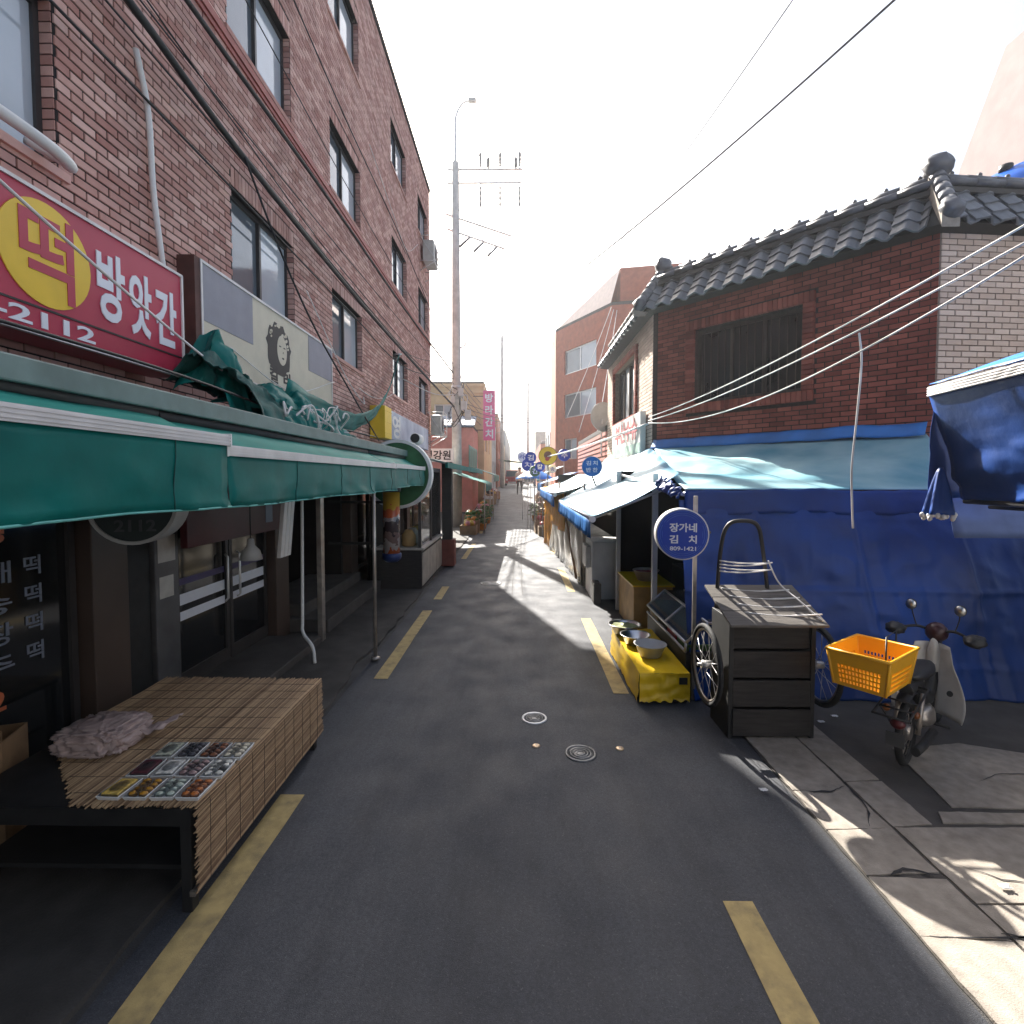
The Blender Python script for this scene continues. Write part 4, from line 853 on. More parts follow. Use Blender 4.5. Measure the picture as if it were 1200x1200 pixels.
def rooff(u, v):
    # v=0 front edge, v=1 at the chamfered wall of the house
    x0 = 1.62 + 2.8*u; w = Vector(FC(min(LC-.06, .05+LC*u), .02, 0)); a = Vector((x0, 5.02, 1.887)); p = a.lerp(Vector((w.x, w.y, 2.52)), v)
    p.z += .06*fbm(p.x*1.2, p.y*1.2, 3)*math.sin(PI*v) - .05*math.sin(PI*v) + .014*math.sin(p.x*7+p.y*3)*math.sin(PI*v); return tuple(p)
b = MB(); b.grid(rooff, 50, 34); b.build('roof_sheet', m_cyan, ST, solid=.004)
b = MB(); b.grid(lambda u, v: (lambda w: (w[0], w[1], w[2]))(FC(.05+(LC-.1)*u, .03+.1*(1-v)+.015*fbm(u*6,v,2), 2.5+.02*fbm(u*7,0,1)+.16*v)), 40, 4); b.build('wall_flashing', m_bluet, ST, solid=.003)
for (x, y, h) in ((1.57,4.56,1.84),(1.5,7.7,2.1),(1.62,6.1,2.05)):
    w_ = .016 if y < 5 else .03; b = MB(); b.box(x-w_,x+w_,y-w_,y+w_,.006,h); b.build('post', m_steel if y < 5 else m_alu_w, ST, bevel=.004)
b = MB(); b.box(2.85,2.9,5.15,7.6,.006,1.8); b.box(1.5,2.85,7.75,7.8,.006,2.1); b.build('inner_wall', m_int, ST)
b = MB(); b.box(2.25,2.84,5.25,7.5,.006,.75); b.build('inner_counter', m_wood_d, ST)
b = MB(); b.box(2.55,2.84,5.25,7.5,1.2,1.23); b.build('inner_shelf', m_wood_d, ST)
b = MB(); b.tube([(1.62,5.07,1.84),(1.53,7.75,2.05)], .02); b.tube([(1.62,5.07,1.84),(4.3,5.07,1.84)], .02); b.build('roof_rail', m_alu, ST)
# crumpled blue sheet at the roof corner and a clear bulb hook
b = MB(); b.grid(lambda u, v: (1.57+.03*math.sin(u*37)*v+.05*fbm(u*7,v*2,3)-.04*v, 5.0+.7*u, 1.9+.12*u+.025*fbm(u*9,0,6)-(.1+.05*fbm(u*5,1,2))*v), 60, 6); b.build('bunched_edge', m_blue, ST, solid=.004)
# street-side awnings
def saw(label, y0, y1, x0, zt, x1, zb, drop, seedv, cloth, vcloth):
    t = thing('awning', label, 'awning', (x0, (y0+y1)/2, zt), group='blue awnings over the right hand stalls')
    n = int((y1-y0)*9)
    def f(u, v):
        y = y0+(y1-y0)*u; xb_ = x0 + (.17*(y-y0) if y0 < 6 else 0); zb_ = min(2.52, zt + (.14*(y-y0) if y0 < 6 else 0)); xb_ = min(2.31, xb_); return (xb_+(x1-xb_)*v, y, zb_+(zb-zb_)*v - .05*math.sin(PI*v) + .02*fbm(y*1.5, v*2, seedv) + .012*math.sin(y*6)*math.sin(PI*v))
    b = MB(); b.grid(f, n, 10); b.build('cloth', cloth, t, solid=.004)
    b = MB(); b.tube([(x1,y0-.03,zb-.02),(x1,y1+.03,zb-.02)], .026, 10); bar = b.build('front_bar', m_alu_w, t)
    b = MB(); b.lathe([(.036,y0-.045),(.036,y0-.03)], (x1,0,zb-.02), 'y', 14); b.build('end_cap', m_white, bar)
    b = MB(); b.grid(lambda u, v: (x1-.02 - .015*v*math.sin((y0+(y1-y0)*u)*31) - .03*v*fbm((y0+(y1-y0)*u)*3,0,seedv), y0+(y1-y0)*u, zb-.03-drop*v*(1+.1*fbm((y0+(y1-y0)*u)*2,0,seedv+2))), n*3, 4); b.build('valance', vcloth, t, solid=.003)
    for y in (y0+.1, y1-.15):
        b = MB(); b.tube([(x0,y,zt-.1),(x1,y,zb-.03)], .015); b.build('arm', m_alu, t)
saw('sun bleached blue awning jutting over the road beside the kimchi sign', 5.6, 10.0, 1.75, 2.03, .8, 1.57, .2, 2.2, M('sunned blue tarpaulin', (.07,.33,.58), .5, var=.25, scale=1.2, col2=(.3,.56,.66), bump=.25, bscale=7, trans=.12), m_bluet)
saw('pale blue awning with a light valance over the curtained stall', 10.2, 16.5, 1.8, 2.1, .72, 1.68, .22, 6.1, M('pale sky tarpaulin', (.45,.66,.72), .5, var=.15, trans=.15), m_bluet)
b = MB()
b.grid(lambda u, v: (1.78+(2.3-1.78)*v, 9.9+3.5*u, 2.1+.42*v+.03*fbm(u*8,v*2,2)-.05*math.sin(PI*v)), 50, 8)
tag(b.build('roof_tarpaulin', M('white tarpaulin', (.7,.7,.68), .5, var=.12, trans=.15), solid=.004), 'off white tarpaulin bridging the blue awnings and the tiled house', 'tarpaulin')
# round sign of the stall
t = thing('round_sign', 'blue round sign with white stall name and phone number', 'sign', (1.36, 4.26, 1.53), (PI/2, 0, R(-8)))
b = MB(); b.lathe([(.205,-.13),(.215,-.13),(.215,.0),(.205,.006),(.205,-.13)], seg=48, cap=False, smooth=False); b.build('rim', m_alu_w, t, world=False); disc(0,0,.204,-.12,.004,48).build('face', m_bsign, t, world=False)
m_ring = M('pale blue line', (.05,.13,.5), .5)
for k, r in enumerate((.192,.176,.16)):
    b = MB(); b.lathe([(r,.004),(r,.0055),(r+.004,.0055),(r+.004,.004)], seg=48, cap=False, smooth=False); b.build('ring', m_ring, t, world=False)
disc(0,-.005,.152,.0042,.0058,4).build('name_field', m_bsign, t, world=False)
b = MB(); b.box(-.16,.16,-.09,.1,.0042,.006); b.build('name_field', m_bsign, t, world=False)
lettering('jang', t, m_lett, -.105,.115,.02,.095,.0062,.003); lettering('gim', t, m_lett, -.105,-.035,-.075,-.005,.0062,.003); lettering('chi', t, m_lett, .05,.115,-.075,-.005,.0062,.003); lettering('tel2', t, m_lett, -.1,.11,-.135,-.1,.0062,.003)
b = MB(); b.tube([(.2,.0,-.06),(.26,.0,-.2)], .014); b.build('bracket', m_dark, t, world=False)
# yellow bench, case, bowls
t = thing('covered_bench', 'low bench wrapped in wrinkled yellow vinyl before the stall', 'bench', (1.28, 5.1, 0))
def ybox(u, v, face):
    x0, x1, y0, y1, z0, z1 = 1.06, 1.5, 4.43, 5.75, .03, .29
    n = .012*fbm(u*5+face*7, v*4, face) 
    if face == 0: return (x0 - n - .02*(1-v), y1+(y0-y1)*u, z0+(z1-z0)*v + (.03*abs(fbm(u*6,0,2)) if v == 0 else 0))
    if face == 1: return (x0+(x1-x0)*u, y0 - n*1.6 - .03*(1-v)*abs(fbm(u*3,v*2,4)), z0+(z1-z0)*v + (.05*abs(fbm(u*5,0,6)) if v == 0 else 0))
    return (x0+(x1-x0)*u, y0+(y1-y0)*v, z1+n*.6)
b = MB()
for fc in range(3): b.grid(lambda u, v: ybox(u, v, fc), 22, 12)
b.build('vinyl_cover', m_ycov, t)
b = MB(); b.box(1.08,1.49,4.47,5.74,.015,.27); b.build('core', m_wood_d, t)
b = MB(); b.box(1.4,1.47,4.405,4.412,.2,.26); b.build('tape_patch', m_dark, t)
def bowl(x, y, z, r, h, mat, label, group='bowls on the stall front', inner=None):
    t = thing('bowl', label, 'bowl', (x, y, z), group=group)
    b = MB(); b.lathe([(r*.6,0),(r*.66,.004),(r*.95,h*.93),(r*1.03,h*.95),(r*1.04,h),(r*.98,h),(r*.9,h*.9),(r*.58,.012),(.0001,.012)], seg=32); b.build('shell', mat, t, world=False)
    if inner:
        b = MB(); b.grid(lambda u, v: (r*.86*v*math.cos(2*PI*u), r*.86*v*math.sin(2*PI*u), h*.78+.02*fbm(math.cos(2*PI*u)*v*4, math.sin(2*PI*u)*v*4, 3)), 24, 6); b.build('contents', inner, t, world=False)
bowl(1.26,4.86,.296,.15,.12,m_plast,'grey plastic bowl standing on the yellow bench',inner=None)
bowl(1.2,5.22,.296,.15,.1,m_inox,'stainless bowl in the middle of the yellow bench')
bowl(1.16,5.56,.296,.17,.11,m_inox,'wide stainless bowl at the far end of the yellow bench', inner=M('pale greens', (.3,.33,.15), .6, scale=30))
bowl(1.72,6.9,.62,.17,.14,M('pinkish plastic', (.55,.42,.38), .5),'pale pink basin on the yellow crate inside the stall', inner=goodm[4])
bowl(2.5,6.2,.76,.2,.15,m_inox,'large steel basin on the dim counter inside the stall'); bowl(2.5,5.5,.76,.18,.13,m_plast,'grey basin on the dim counter inside the stall')
t = thing('storage_box', 'tan wooden box with a yellow edge inside the stall front', 'box', (1.7, 6.9, 0))
b = MB(); b.box(1.48,1.98,6.55,7.5,.006,.6); b.build('box', M('tan panel', (.42,.25,.08), .6, var=.2), t, bevel=.008); b = MB(); b.box(1.46,2.0,6.53,7.52,.6,.62); b.build('lid_edge', m_ycov, t)
t = thing('display_case', 'chrome edged glass display case slanting behind the yellow bench', 'display case', (1.65, 5.3, 0))
b = MB(); b.box(1.52,1.95,4.62,6.0,.006,.4); b.build('cabinet', m_dark, t, bevel=.008)
b = MB()
for (a, c) in (((1.52,4.62,.42),(1.52,6.0,.42)),((1.52,4.62,.5),(1.52,6.0,.5)),((1.72,4.62,.68),(1.72,6.0,.68)),((1.52,4.62,.42),(1.52,4.62,.5)),((1.52,4.62,.5),(1.72,4.62,.68)),((1.52,6,.5),(1.72,6,.68)),((1.95,4.62,.68),(1.95,6,.68)),((1.72,4.62,.68),(1.95,4.62,.68)),((1.95,4.62,.4),(1.95,4.62,.68)),((1.52,5.3,.5),(1.72,5.3,.68))): b.tube([a,c], .013, 8)
b.build('chrome_frame', m_alu, t)
b = MB(); b.add([(1.52,4.62,.5),(1.52,6,.5),(1.72,6,.68),(1.72,4.62,.68)],[(3,2,1,0)]); b.add([(1.72,4.62,.68),(1.72,6,.68),(1.95,6,.68),(1.95,4.62,.68)],[(3,2,1,0)]); b.build('glass', clear('case glass', (.82,.9,.88), .85, .04), t, solid=.004)
for k in range(4):
    b = MB(); b.box(1.55,1.92,4.68+.33*k,4.98+.33*k,.4,.46); tag(b.build('food_pan', goodm[(3,4,7,0)[k]], bevel=.01), 'pan of ' + ('green','red','dark','tan')[k] + ' side dishes inside the glass display case', 'pan', 'pans in the display case')

# ------------------------------------------------------------------ hand cart tipped on its end
t = thing('hand_cart', 'two wheeled hand cart stood upright with its black handle up', 'cart', (1.92, 3.95, 0))
for k in range(4):
    b = MB(); z0 = .03+.222*k; y = 3.845+.035*k/3; b.box(1.63,2.22,y,y+.03,z0,z0+.205); b.build('plank', m_wood_d, t, bevel=.006)
for x in (1.6,2.22):
    b = MB(); b.box(x,x+.035,3.86,4.22,.006,.93); b.build('side_rail', m_dark, t, bevel=.004)
b = MB(); b.box(1.635,2.22,4.17,4.2,.03,.93); b.build('back_board', m_wood_d, t)
for k in range(3):
    f0, f1 = k/3, (k+1)/3-.012; p = lambda f, x, dz: (x - .02*f, 3.74+.5*f, .9+.2*f+dz)
    b = MB(); b.hexa([p(f0,1.56,0),p(f0,2.28,0),p(f1,2.28,0),p(f1,1.56,0),p(f0,1.56,.018),p(f0,2.28,.018),p(f1,2.28,.018),p(f1,1.56,.018)]); b.build('lid_board', m_wood, t, bevel=.003)
b = MB(); b.tube(smooth_path([(1.63,4.22,.5),(1.63,4.2,1.0),(1.645,4.16,1.45),(1.69,4.14,1.62),(1.8,4.13,1.655),(1.92,4.14,1.62),(1.975,4.16,1.45),(2.05,4.2,1.0),(2.08,4.22,.5)]), .017); b.build('handle', m_black, t)
for x in (1.49, 2.37):
    b = MB(); c = (x,4.03,.52)
    def ring(r, n=40): return [(x, c[1]+r*math.cos(2*PI*k/n), c[2]+r*math.sin(2*PI*k/n)) for k in range(n)]
    b.tube(ring(.3), .02, 10, closed=True); wh = b.build('wheel', m_rubber, t)
    b = MB(); b.tube(ring(.274), .011, 8, closed=True); b.build('rim', m_steel, wh)
    b = MB(); b.lathe([(.03,-.04),(.03,.04)], c, 'x', 16); b.lathe([(.012,-.07),(.012,.1 if x < 2 else .02)], c, 'x', 10); b.build('hub', m_alu, wh)
    b = MB()
    for k in range(18):
        q = 2*PI*k/18; s2 = .03 if k % 2 else -.03; q2 = q+.35*(1 if (k//2) % 2 else -1)
        b.tube([(c[0]+s2, c[1]+.03*math.cos(q2), c[2]+.03*math.sin(q2)),(c[0], c[1]+.268*math.cos(q), c[2]+.268*math.sin(q))], .0022, 5)
    b.build('spokes', m_alu, wh)
b = MB(); b.tube([(1.49,4.03,.52),(2.37,4.03,.52)], .013); b.build('axle', m_dark, t)
for k in range(6):
    z = 1.33 - .055*k; y = 4.17-.0*k; f = max(0, (k-1))/5
    if k < 2: a, c = (1.63,4.15,z), (2.02,4.15,z-.02)
    else: a, c = (1.62+.02*k,3.78+.5*(1-f),.935+.2*(1-f)), (2.1+.03*k,3.75+.5*(1-f),.93+.2*(1-f))
    b = MB(); b.tube(arc_sag(a, c, .012, 8), .0055, 6); b.tube(arc_sag((a[0],a[1],a[2]-.03 if k < 2 else a[2]+.004), (c[0]+.02,c[1]-.03,c[2]+.01), .02, 8), .0055, 6); b.build('rope', m_rope, t)
b = MB(); b.tube(smooth_path([(2.02,4.15,1.33),(2.1,4.12,1.15),(2.17,3.95,1.05),(2.25,3.78,.94)]), .006, 6); b.build('rope', m_rope, t)

# ------------------------------------------------------------------ delivery motorcycle with a crate
MO = thing('motorcycle', 'old step through motorcycle with a white leg shield by the blue tarpaulin', 'motorcycle', (2.7, 3.53, .005), (0, R(0), R(41))); MO.scale = (.83, .74, .85)
def part(b, name, mat, parent=MO, **k): return b.build(name, mat, parent, world=False, **k)
def wheel(x, r=.27):
    rg = lambda q: [(x+q*math.cos(2*PI*k/36), 0, r+q*math.sin(2*PI*k/36)) for k in range(36)]
    b = MB(); b.tube(rg(r-.032), .032, 10, closed=True); w = part(b, 'wheel', m_rubber)
    b = MB(); b.tube(rg(r-.064), .012, 8, closed=True); part(b, 'rim', m_dark, w)
    b = MB(); b.lathe([(.06,-.04),(.06,.04)], (x,0,r), 'y', 18)
    for k in range(12):
        q = 2*PI*k/12; b.tube([(x+.05*math.cos(q+.3),.03*(-1)**k,r+.05*math.sin(q+.3)),(x+(r-.068)*math.cos(q),0,r+(r-.068)*math.sin(q))], .0025, 5)
    part(b, 'hub', m_steel, w)
wheel(0); wheel(1.18)
m_mred = M('dull red paint', (.05,.01,.01), .35, var=.15); m_mwhite = M('yellowed white plastic', (.62,.59,.53), .4, var=.1, dirt=.35, dirtcol=(.35,.31,.25), dscale=5)
b = MB(); b.tube(smooth_path([(-.05,0,.62),(.3,0,.6),(.5,0,.42),(.75,0,.36),(.92,0,.55),(1.0,0,.82)]), .055, 12); part(b, 'frame', m_black)
b = MB(); b.grid(lambda u, v: ((.3*math.cos(PI*(.05+.62*u))), (v-.5)*.12*(1-.1*abs(v-.5)), .27+.32*math.sin(PI*(.05+.62*u))+.02*math.sin(PI*v)), 18, 6); part(b, 'rear_fender', m_black, solid=.004)
b = MB(); b.grid(lambda u, v: (1.18+.31*math.cos(PI*(.15+.7*u)), (v-.5)*.12, .27+.31*math.sin(PI*(.15+.7*u))+.02*math.sin(PI*v)), 18, 6); part(b, 'front_fender', m_mred, solid=.004)
b = MB(); lump((.36,0,.7), (.3,.12,.06), 1.1, .08, 24, 12).build('seat', m_black, MO, world=False)
b = MB(); lump((.52,0,.27), (.16,.11,.1), 2.7, .2, 20, 14).build('engine', m_steel, MO, world=False)
b = MB(); b.tube([(.35,-.13,.2),(-.05,-.14,.22),(-.3,-.14,.25)], .035, 12); part(b, 'exhaust', m_dark)
for s2 in (-1, 1):
    b = MB(); b.tube([(0,.085*s2,.27),(.12,.09*s2,.58)], .022, 10); part(b, 'shock_absorber', m_steel)
    b = MB(); b.tube([(1.18,.075*s2,.27),(1.05,.07*s2,.6),(1.0,.03*s2,.8)], .02, 10); part(b, 'fork_leg', m_mred)
    b = MB(); b.grid(lambda u, v: (.84+.1*v-.16*(u**1.5)*(1-v*.4), s2*(.04+.27*u*(1-.45*v*v)*(.7+.3*math.sin(PI*min(1,v+.25)))), .2+.62*v), 10, 14); sh = part(b, 'leg_shield', m_mwhite, solid=.006)
    disc(0,0,.026,0,.006,18).xf(Matrix.Translation((.72,.18*s2,.44)) @ Matrix.Rotation(R(-78),4,'Y')).build('vent_hole', m_black, sh, world=False)
    b = MB(); b.tube(smooth_path([(1.0,0,.9),(.97,.15*s2,.94),(.9,.28*s2,.92)]), .013, 8); part(b, 'handlebar', m_dark)
    b = MB(); lump((.9,.33*s2,.9), (.1,.09,.055), 3+s2, .25, 18, 12).build('hand_muff', m_black, MO, world=False)
    b = MB(); b.tube(smooth_path([(.96,.16*s2,.94),(.95,.19*s2,1.04),(.93,.2*s2,1.1)]), .006, 6); mi = part(b, 'mirror_stem', m_black)
    b = MB(); b.lathe([(.0001,.02),(.03,.016),(.05,0),(.05,-.004),(.0001,-.004)], seg=24); b.xf(Matrix.Translation((.925,.205*s2,1.15)) @ Matrix.Rotation(R(-90),4,'Y') @ Matrix.Rotation(PI,4,'X')); b.build('mirror_back', m_black, mi, world=False)
    b = MB(); b.lathe([(.0001,.001),(.046,.001),(.046,-.001),(.0001,-.001)], seg=24); b.xf(Matrix.Translation((.9,.205*s2,1.15)) @ Matrix.Rotation(R(-90),4,'Y')); b.build('mirror_glass', m_inox, mi, world=False)
    b = MB(); b.tube([(.55,.02*s2,.2),(.55,.22*s2,.2)], .014); part(b, 'foot_peg', m_rubber)
    lump((-.2,.11*s2,.5), (.035,.035,.03), 4, .05, 12, 8).build('turn_signal', M('amber lens', (.2,.06,.01), .3) if s2 < 0 else bpy.data.materials['amber lens'], MO, world=False)
b = MB(); lump((1.02,0,.9), (.1,.1,.09), 5.2, .08, 20, 12).build('headlamp_shell', m_mred, MO, world=False)
b = MB(); b.lathe([(.07,0),(.06,.03),(.0001,.04)], (1.1,0,.9), 'x', 20); part(b, 'headlamp', m_glass_l)
b = MB(); lump((.92,0,.66), (.06,.06,.2), 6.1, .05, 16, 12).build('steering_cover', m_mwhite, MO, world=False)
b = MB(); b.tube([(-.5,-.13,.54),(.12,-.13,.62),(.12,.13,.62),(-.5,.13,.54)], .01, 8, closed=True); b.tube([(-.2,-.13,.58),(-.2,.13,.58)], .008, 6); b.tube([(-.35,-.13,.56),(-.35,.13,.56)], .008, 6); b.tube([(-.1,.1,.35),(-.35,.12,.56)], .008, 6); b.tube([(-.1,-.1,.35),(-.35,-.12,.56)], .008, 6); part(b, 'rear_rack', m_dark)
lump((-.28,0,.42), (.04,.06,.04), 8, .05, 14, 10).build('tail_lamp', M('dull red lens', (.09,.008,.01), .3), MO, world=False)
b = MB(); b.box(-.345,-.335,-.07,.07,.26,.37); part(b, 'number_plate', M('dull plate', (.07,.07,.07), .5, var=.2))
b = MB(); b.tube([(.4,.1,.15),(.35,.24,.0)], .01); part(b, 'side_stand', m_dark)
b = MB(); b.tube([(-.02,.17,.62),(-.02,.17,1.02),(.28,.17,1.02),(.28,.17,.66)], .008, 6); part(b, 'back_rail', m_black)
CR = thing('plastic_crate', 'orange yellow slatted plastic crate on the motorcycle rack', 'crate', (2.455, 3.54, .575), (0, 0, R(36)))
bw, bl, tw, tl, hh = .155, .205, .185, .245, .245
def panel(p0, p1, q0, q1, holes, nm='side_panel'):   # panel with slot rows cut out: strips round the slots
    p0, p1, q0, q1 = map(Vector, (p0, p1, q0, q1)); b = MB()
    P = lambda u, v: (p0.lerp(p1, u)).lerp(q0.lerp(q1, u), v)
    vs = [0,.1,.19,.24,.33,.38,.47,.52,.61,.86,1]; n = holes
    for j in range(len(vs)-1):
        v0, v1 = vs[j], vs[j+1]
        if j % 2 == 1 and 0 < j < 8:
            us = [0,.12] + [.12+.76*(k+f)/n for k in range(n) for f in (.35,1)] + [1]; us = sorted(set(us))
            spans = [(0,.12)] + [(.12+.76*k/n, .12+.76*(k+.4)/n) for k in range(n)] + [(.88,1)]
        else: spans = [(0,1)]
        for u0, u1 in spans: b.add([P(u0,v0),P(u1,v0),P(u1,v1),P(u0,v1)], [(0,1,2,3)])
    return b.build(nm, m_ycrate, CR, solid=.006, world=False)
c4 = [(-bl,-bw,0),(bl,-bw,0),(bl,bw,0),(-bl,bw,0)]; t4 = [(-tl,-tw,hh),(tl,-tw,hh),(tl,tw,hh),(-tl,tw,hh)]
for k in range(4): panel(c4[k], c4[(k+1)%4], t4[k], t4[(k+1)%4], 16 if k % 2 == 0 else 12)
b = MB(); b.box(-bl,bl,-bw,bw,-.003,.005); b.build('floor', m_ycrate, CR, world=False)
b = MB(); b.tube([(x*1.02,y*1.02,z) for x,y,z in t4], .011, 8, closed=True); b.build('rim', m_ycrate, CR, world=False)
for k in range(4):
    b = MB(); b.tube([c4[k], t4[k]], .009, 8); b.build('corner_rib', m_ycrate, CR, world=False)

# ------------------------------------------------------------------ near blue awning on the far right
t = thing('awning', 'dark blue awning with a ribbed aluminium bar and hanging cloth beside the cream wall', 'awning', (3.1, 3, 2.7))
P0, P1 = Vector((3.18,4.02,2.7)), Vector((2.86,1.2,2.72)); d_ = (P1-P0)
b = MB(); b.hexa([P0+Vector((-.03,0,-.075)),P0+Vector((.03,0,-.075)),P1+Vector((.03,0,-.075)),P1+Vector((-.03,0,-.075)),P0+Vector((-.03,0,.0)),P0+Vector((.03,0,.0)),P1+Vector((.03,0,.0)),P1+Vector((-.03,0,.0))]); bar = b.build('front_bar', m_alu, t, recalc=True)
for k in range(4):
    b = MB(); z = -.068+.018*k; b.tube([P0+Vector((-.032,0,z)), P1+Vector((-.032,0,z))], .006, 6); b.build('rib', m_alu_w, bar)
b = MB(); b.grid(lambda u, v: tuple(P0.lerp(P1,u)+Vector((-.02+2.2*v, 0, .02+.75*v+.02*fbm(u*5,v*3,1)))), 24, 10); b.build('cloth', m_bluet, t, solid=.004)
def bval(u, v):
    p = P0.lerp(P1, u); w = v; f_ = math.sin(u*9+v*3+2*fbm(u*3,v*2,2))
    return (p.x-.02 + .03*w*f_ + .06*w*fbm(u*4, v*3, 5) + .27*v, p.y + .05*w*fbm(u*3,v*3,8), 2.64 - .8*v - .03*fbm(u*8,v,3)*v)
b = MB(); b.grid(bval, 60, 26); b.build('hanging_cloth', m_blue, t, solid=.004)
b = MB(); b.grid(lambda u, v: (3.2+1.7*u, 4.04+.03*fbm(u*4,v*3,6), 2.68+.58*u-(.86+.4*u)*v), 24, 14); b.build('end_cloth', m_blue, t, solid=.004)
b = MB(); b.tube([(3.45,4.0,1.82),(3.15,1.3,1.84)], .02); b.tube([(3.55,3.9,1.78),(3.25,1.3,1.8)], .014); b.build('lower_bar', m_dark, t)
lump((3.6,3.2,1.79), (.018,.035,.018), 2, .1, 14, 8).build('bulb', m_white, t)
# gathered corner with a fringed hem
b = MB()
def tas(u, v): 
    q = 2*PI*u; r = .015 + .085*v**.8*(1+.22*math.cos(q*5)); return (3.24+r*math.cos(q), 3.98+r*math.sin(q)*.8, 2.08-.36*v)
b.grid(tas, 40, 10); g = b.build('gathered_corner', m_blue, t, solid=.003)
b = MB()
for k in range(14):
    q = 2*PI*k/14; p = tas(k/14, 1); lump((p[0],p[1],p[2]-.008-.008*(k%3)), (.017,.017,.02), k, .3, 8, 6)
    b2 = lump((p[0],p[1],p[2]-.008-.01*(k%3)), (.017,.017,.022), k, .3, 8, 6); b.add(b2.v, b2.f, True)
b.build('fringe', m_white, g)
t = thing('market_stall', 'side street stall with dark blue cloth walls behind the motorcycle', 'stall', (6, 4, 0))
b = MB(); b.grid(lambda u, v: (5.2+.05*fbm(u*4,v*3,1), 4.4-3.6*u, .02+1.75*v), 24, 12); b.build('cloth_wall', m_blue, t, solid=.004)
b = MB(); b.grid(lambda u, v: (3.55+1.7*u, 4.3+.04*fbm(u*5,v*3,4)-.1*v, 1.86-.35*v), 20, 6); b.build('cloth_pelmet', M('faded blue cloth', (.09,.14,.3), .6, var=.15), t, solid=.003)
for (x, y) in ((4.7,4.38),(5.2,4.45),(5.2,.8)):
    b = MB(); b.tube([(x,y,.006),(x,y,2.1)], .02); b.build('post', m_dark, t)
# ------------------------------------------------------------------ curtained stall beyond the blue awning
t = thing('market_stall', 'stall closed by clear and orange plastic curtains under a pale awning', 'stall', (1.4, 12.4, 0))
m_clr = clear('clouded vinyl', (.9,.88,.85), .3, .25, diff=(.78,.72,.62)); m_or = M('orange vinyl', (.7,.33,.02), .45, var=.15, trans=.35)
def curt(y0, y1, x0, x1, z0, z1, mat, seed, nm='curtain'):
    b = MB(); b.grid(lambda u, v: (x0+(x1-x0)*u+.02*math.sin((y0+(y1-y0)*u)*7+seed+3*fbm(u*4,v,seed))+.09*fbm(u*3,v*1.5,seed), y0+(y1-y0)*u, z0+(z1-z0)*v), int((y1-y0)*16)+4, 8); b.build(nm, mat, t, solid=.003)
curt(9.4, 12.6, 1.17, 1.0, .03, 1.75, m_clr, 1.0); curt(12.62, 14.2, 1.0, .88, .03, 1.75, m_clr, 2.0); curt(11.4, 13.8, 1.0, .86, .8, 1.75, m_or, 4.0, 'orange_curtain'); curt(14.25, 15.6, .9, .8, .03, 1.75, m_or, 3.0, 'orange_curtain')
b = MB(); b.tube([(1.12,9.9,.05),(.98,11.9,1.75)], .025); b.build('slanting_pole', M('brown pole', (.2,.1,.04), .7), t)
for y in (9.38, 12.61, 15.65):
    b = MB(); b.tube([(1.2-.06*(y-9.4),y,.006),(1.2-.06*(y-9.4),y,1.9)], .025); b.build('post', m_steel, t)
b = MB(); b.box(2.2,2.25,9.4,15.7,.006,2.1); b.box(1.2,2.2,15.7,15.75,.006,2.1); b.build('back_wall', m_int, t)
b = MB(); b.box(1.4,2.1,10,15.2,.006,.7); b.build('counter', M('pale grey bench', (.4,.39,.37), .6), t, bevel=.01)
t = thing('cooler_cabinet', 'white open fronted cabinet standing beside the curtained stall', 'cabinet', (1.4, 8.75, 0))
b = MB(); b.box(1.2,1.24,8.35,9.15,.006,.95); b.box(1.24,1.75,9.1,9.15,.006,.95); b.box(1.24,1.75,8.35,8.4,.006,.95); b.box(1.24,1.75,8.4,9.1,.9,.95); b.build('shell', m_white, t, bevel=.006)
b = MB(); b.box(1.12,1.2,8.5,9.0,.5,.86); b.build('front_box', M('greyed plastic', (.5,.49,.46), .5, var=.15), t, bevel=.01)
b = MB(); b.box(1.18,1.3,8.0,8.3,.006,.34); tag(b.build('concrete_block', m_conc2, bevel=.02), 'dark concrete block at the foot of the white cabinet', 'block')
t = thing('round_sign', 'blue round sign with four white syllables on top of the awnings', 'sign', (1.28, 9.0, 2.2), (PI/2, 0, R(-12)))
disc(0,0,.17,-.1,0,40).build('face', M('sky blue sign', (.03,.16,.5), .4), t, world=False); b = MB(); b.lathe([(.17,-.1),(.178,-.1),(.178,.004),(.17,.004),(.17,-.1)], seg=40, cap=False, smooth=False); b.build('rim', m_alu_w, t, world=False)
[lettering(k_, t, m_lett, x_,x_+.085,y_,y_+.08,.001) for k_, x_, y_ in (('gim',-.1,.02),('chi',.015,.02),('ban',-.1,-.1),('chan',.015,-.1))]; b = MB(); b.tube([(0,-.17,-.05),(.1,-.42,-.05)], .014); b.build('stand', m_dark, t, world=False)
t = thing('round_sign', 'yellow round sign above the far stalls ringed by small blue signs', 'sign', (.95, 16.8, 2.72), (PI/2, 0, R(-5)))
disc(0,0,.29,-.1,0,40).build('face', m_syel, t, world=False); b = MB(); b.lathe([(.29,-.1),(.305,-.1),(.305,.004),(.29,.004),(.29,-.1)], seg=40, cap=False, smooth=False); b.build('rim', m_dark, t, world=False)
disc(0,.02,.13,.0005,.003,20).build('brown_patch', M('brown print', (.2,.08,.05), .5), t, world=False); disc(-.02,-.1,.07,.0035,.006,16).build('red_patch', goodm[4], t, world=False)
b = MB(); b.tube([(0,-.29,-.05),(0,-2.4,-.05)], .02); b.build('pole', m_dark, t, world=False)
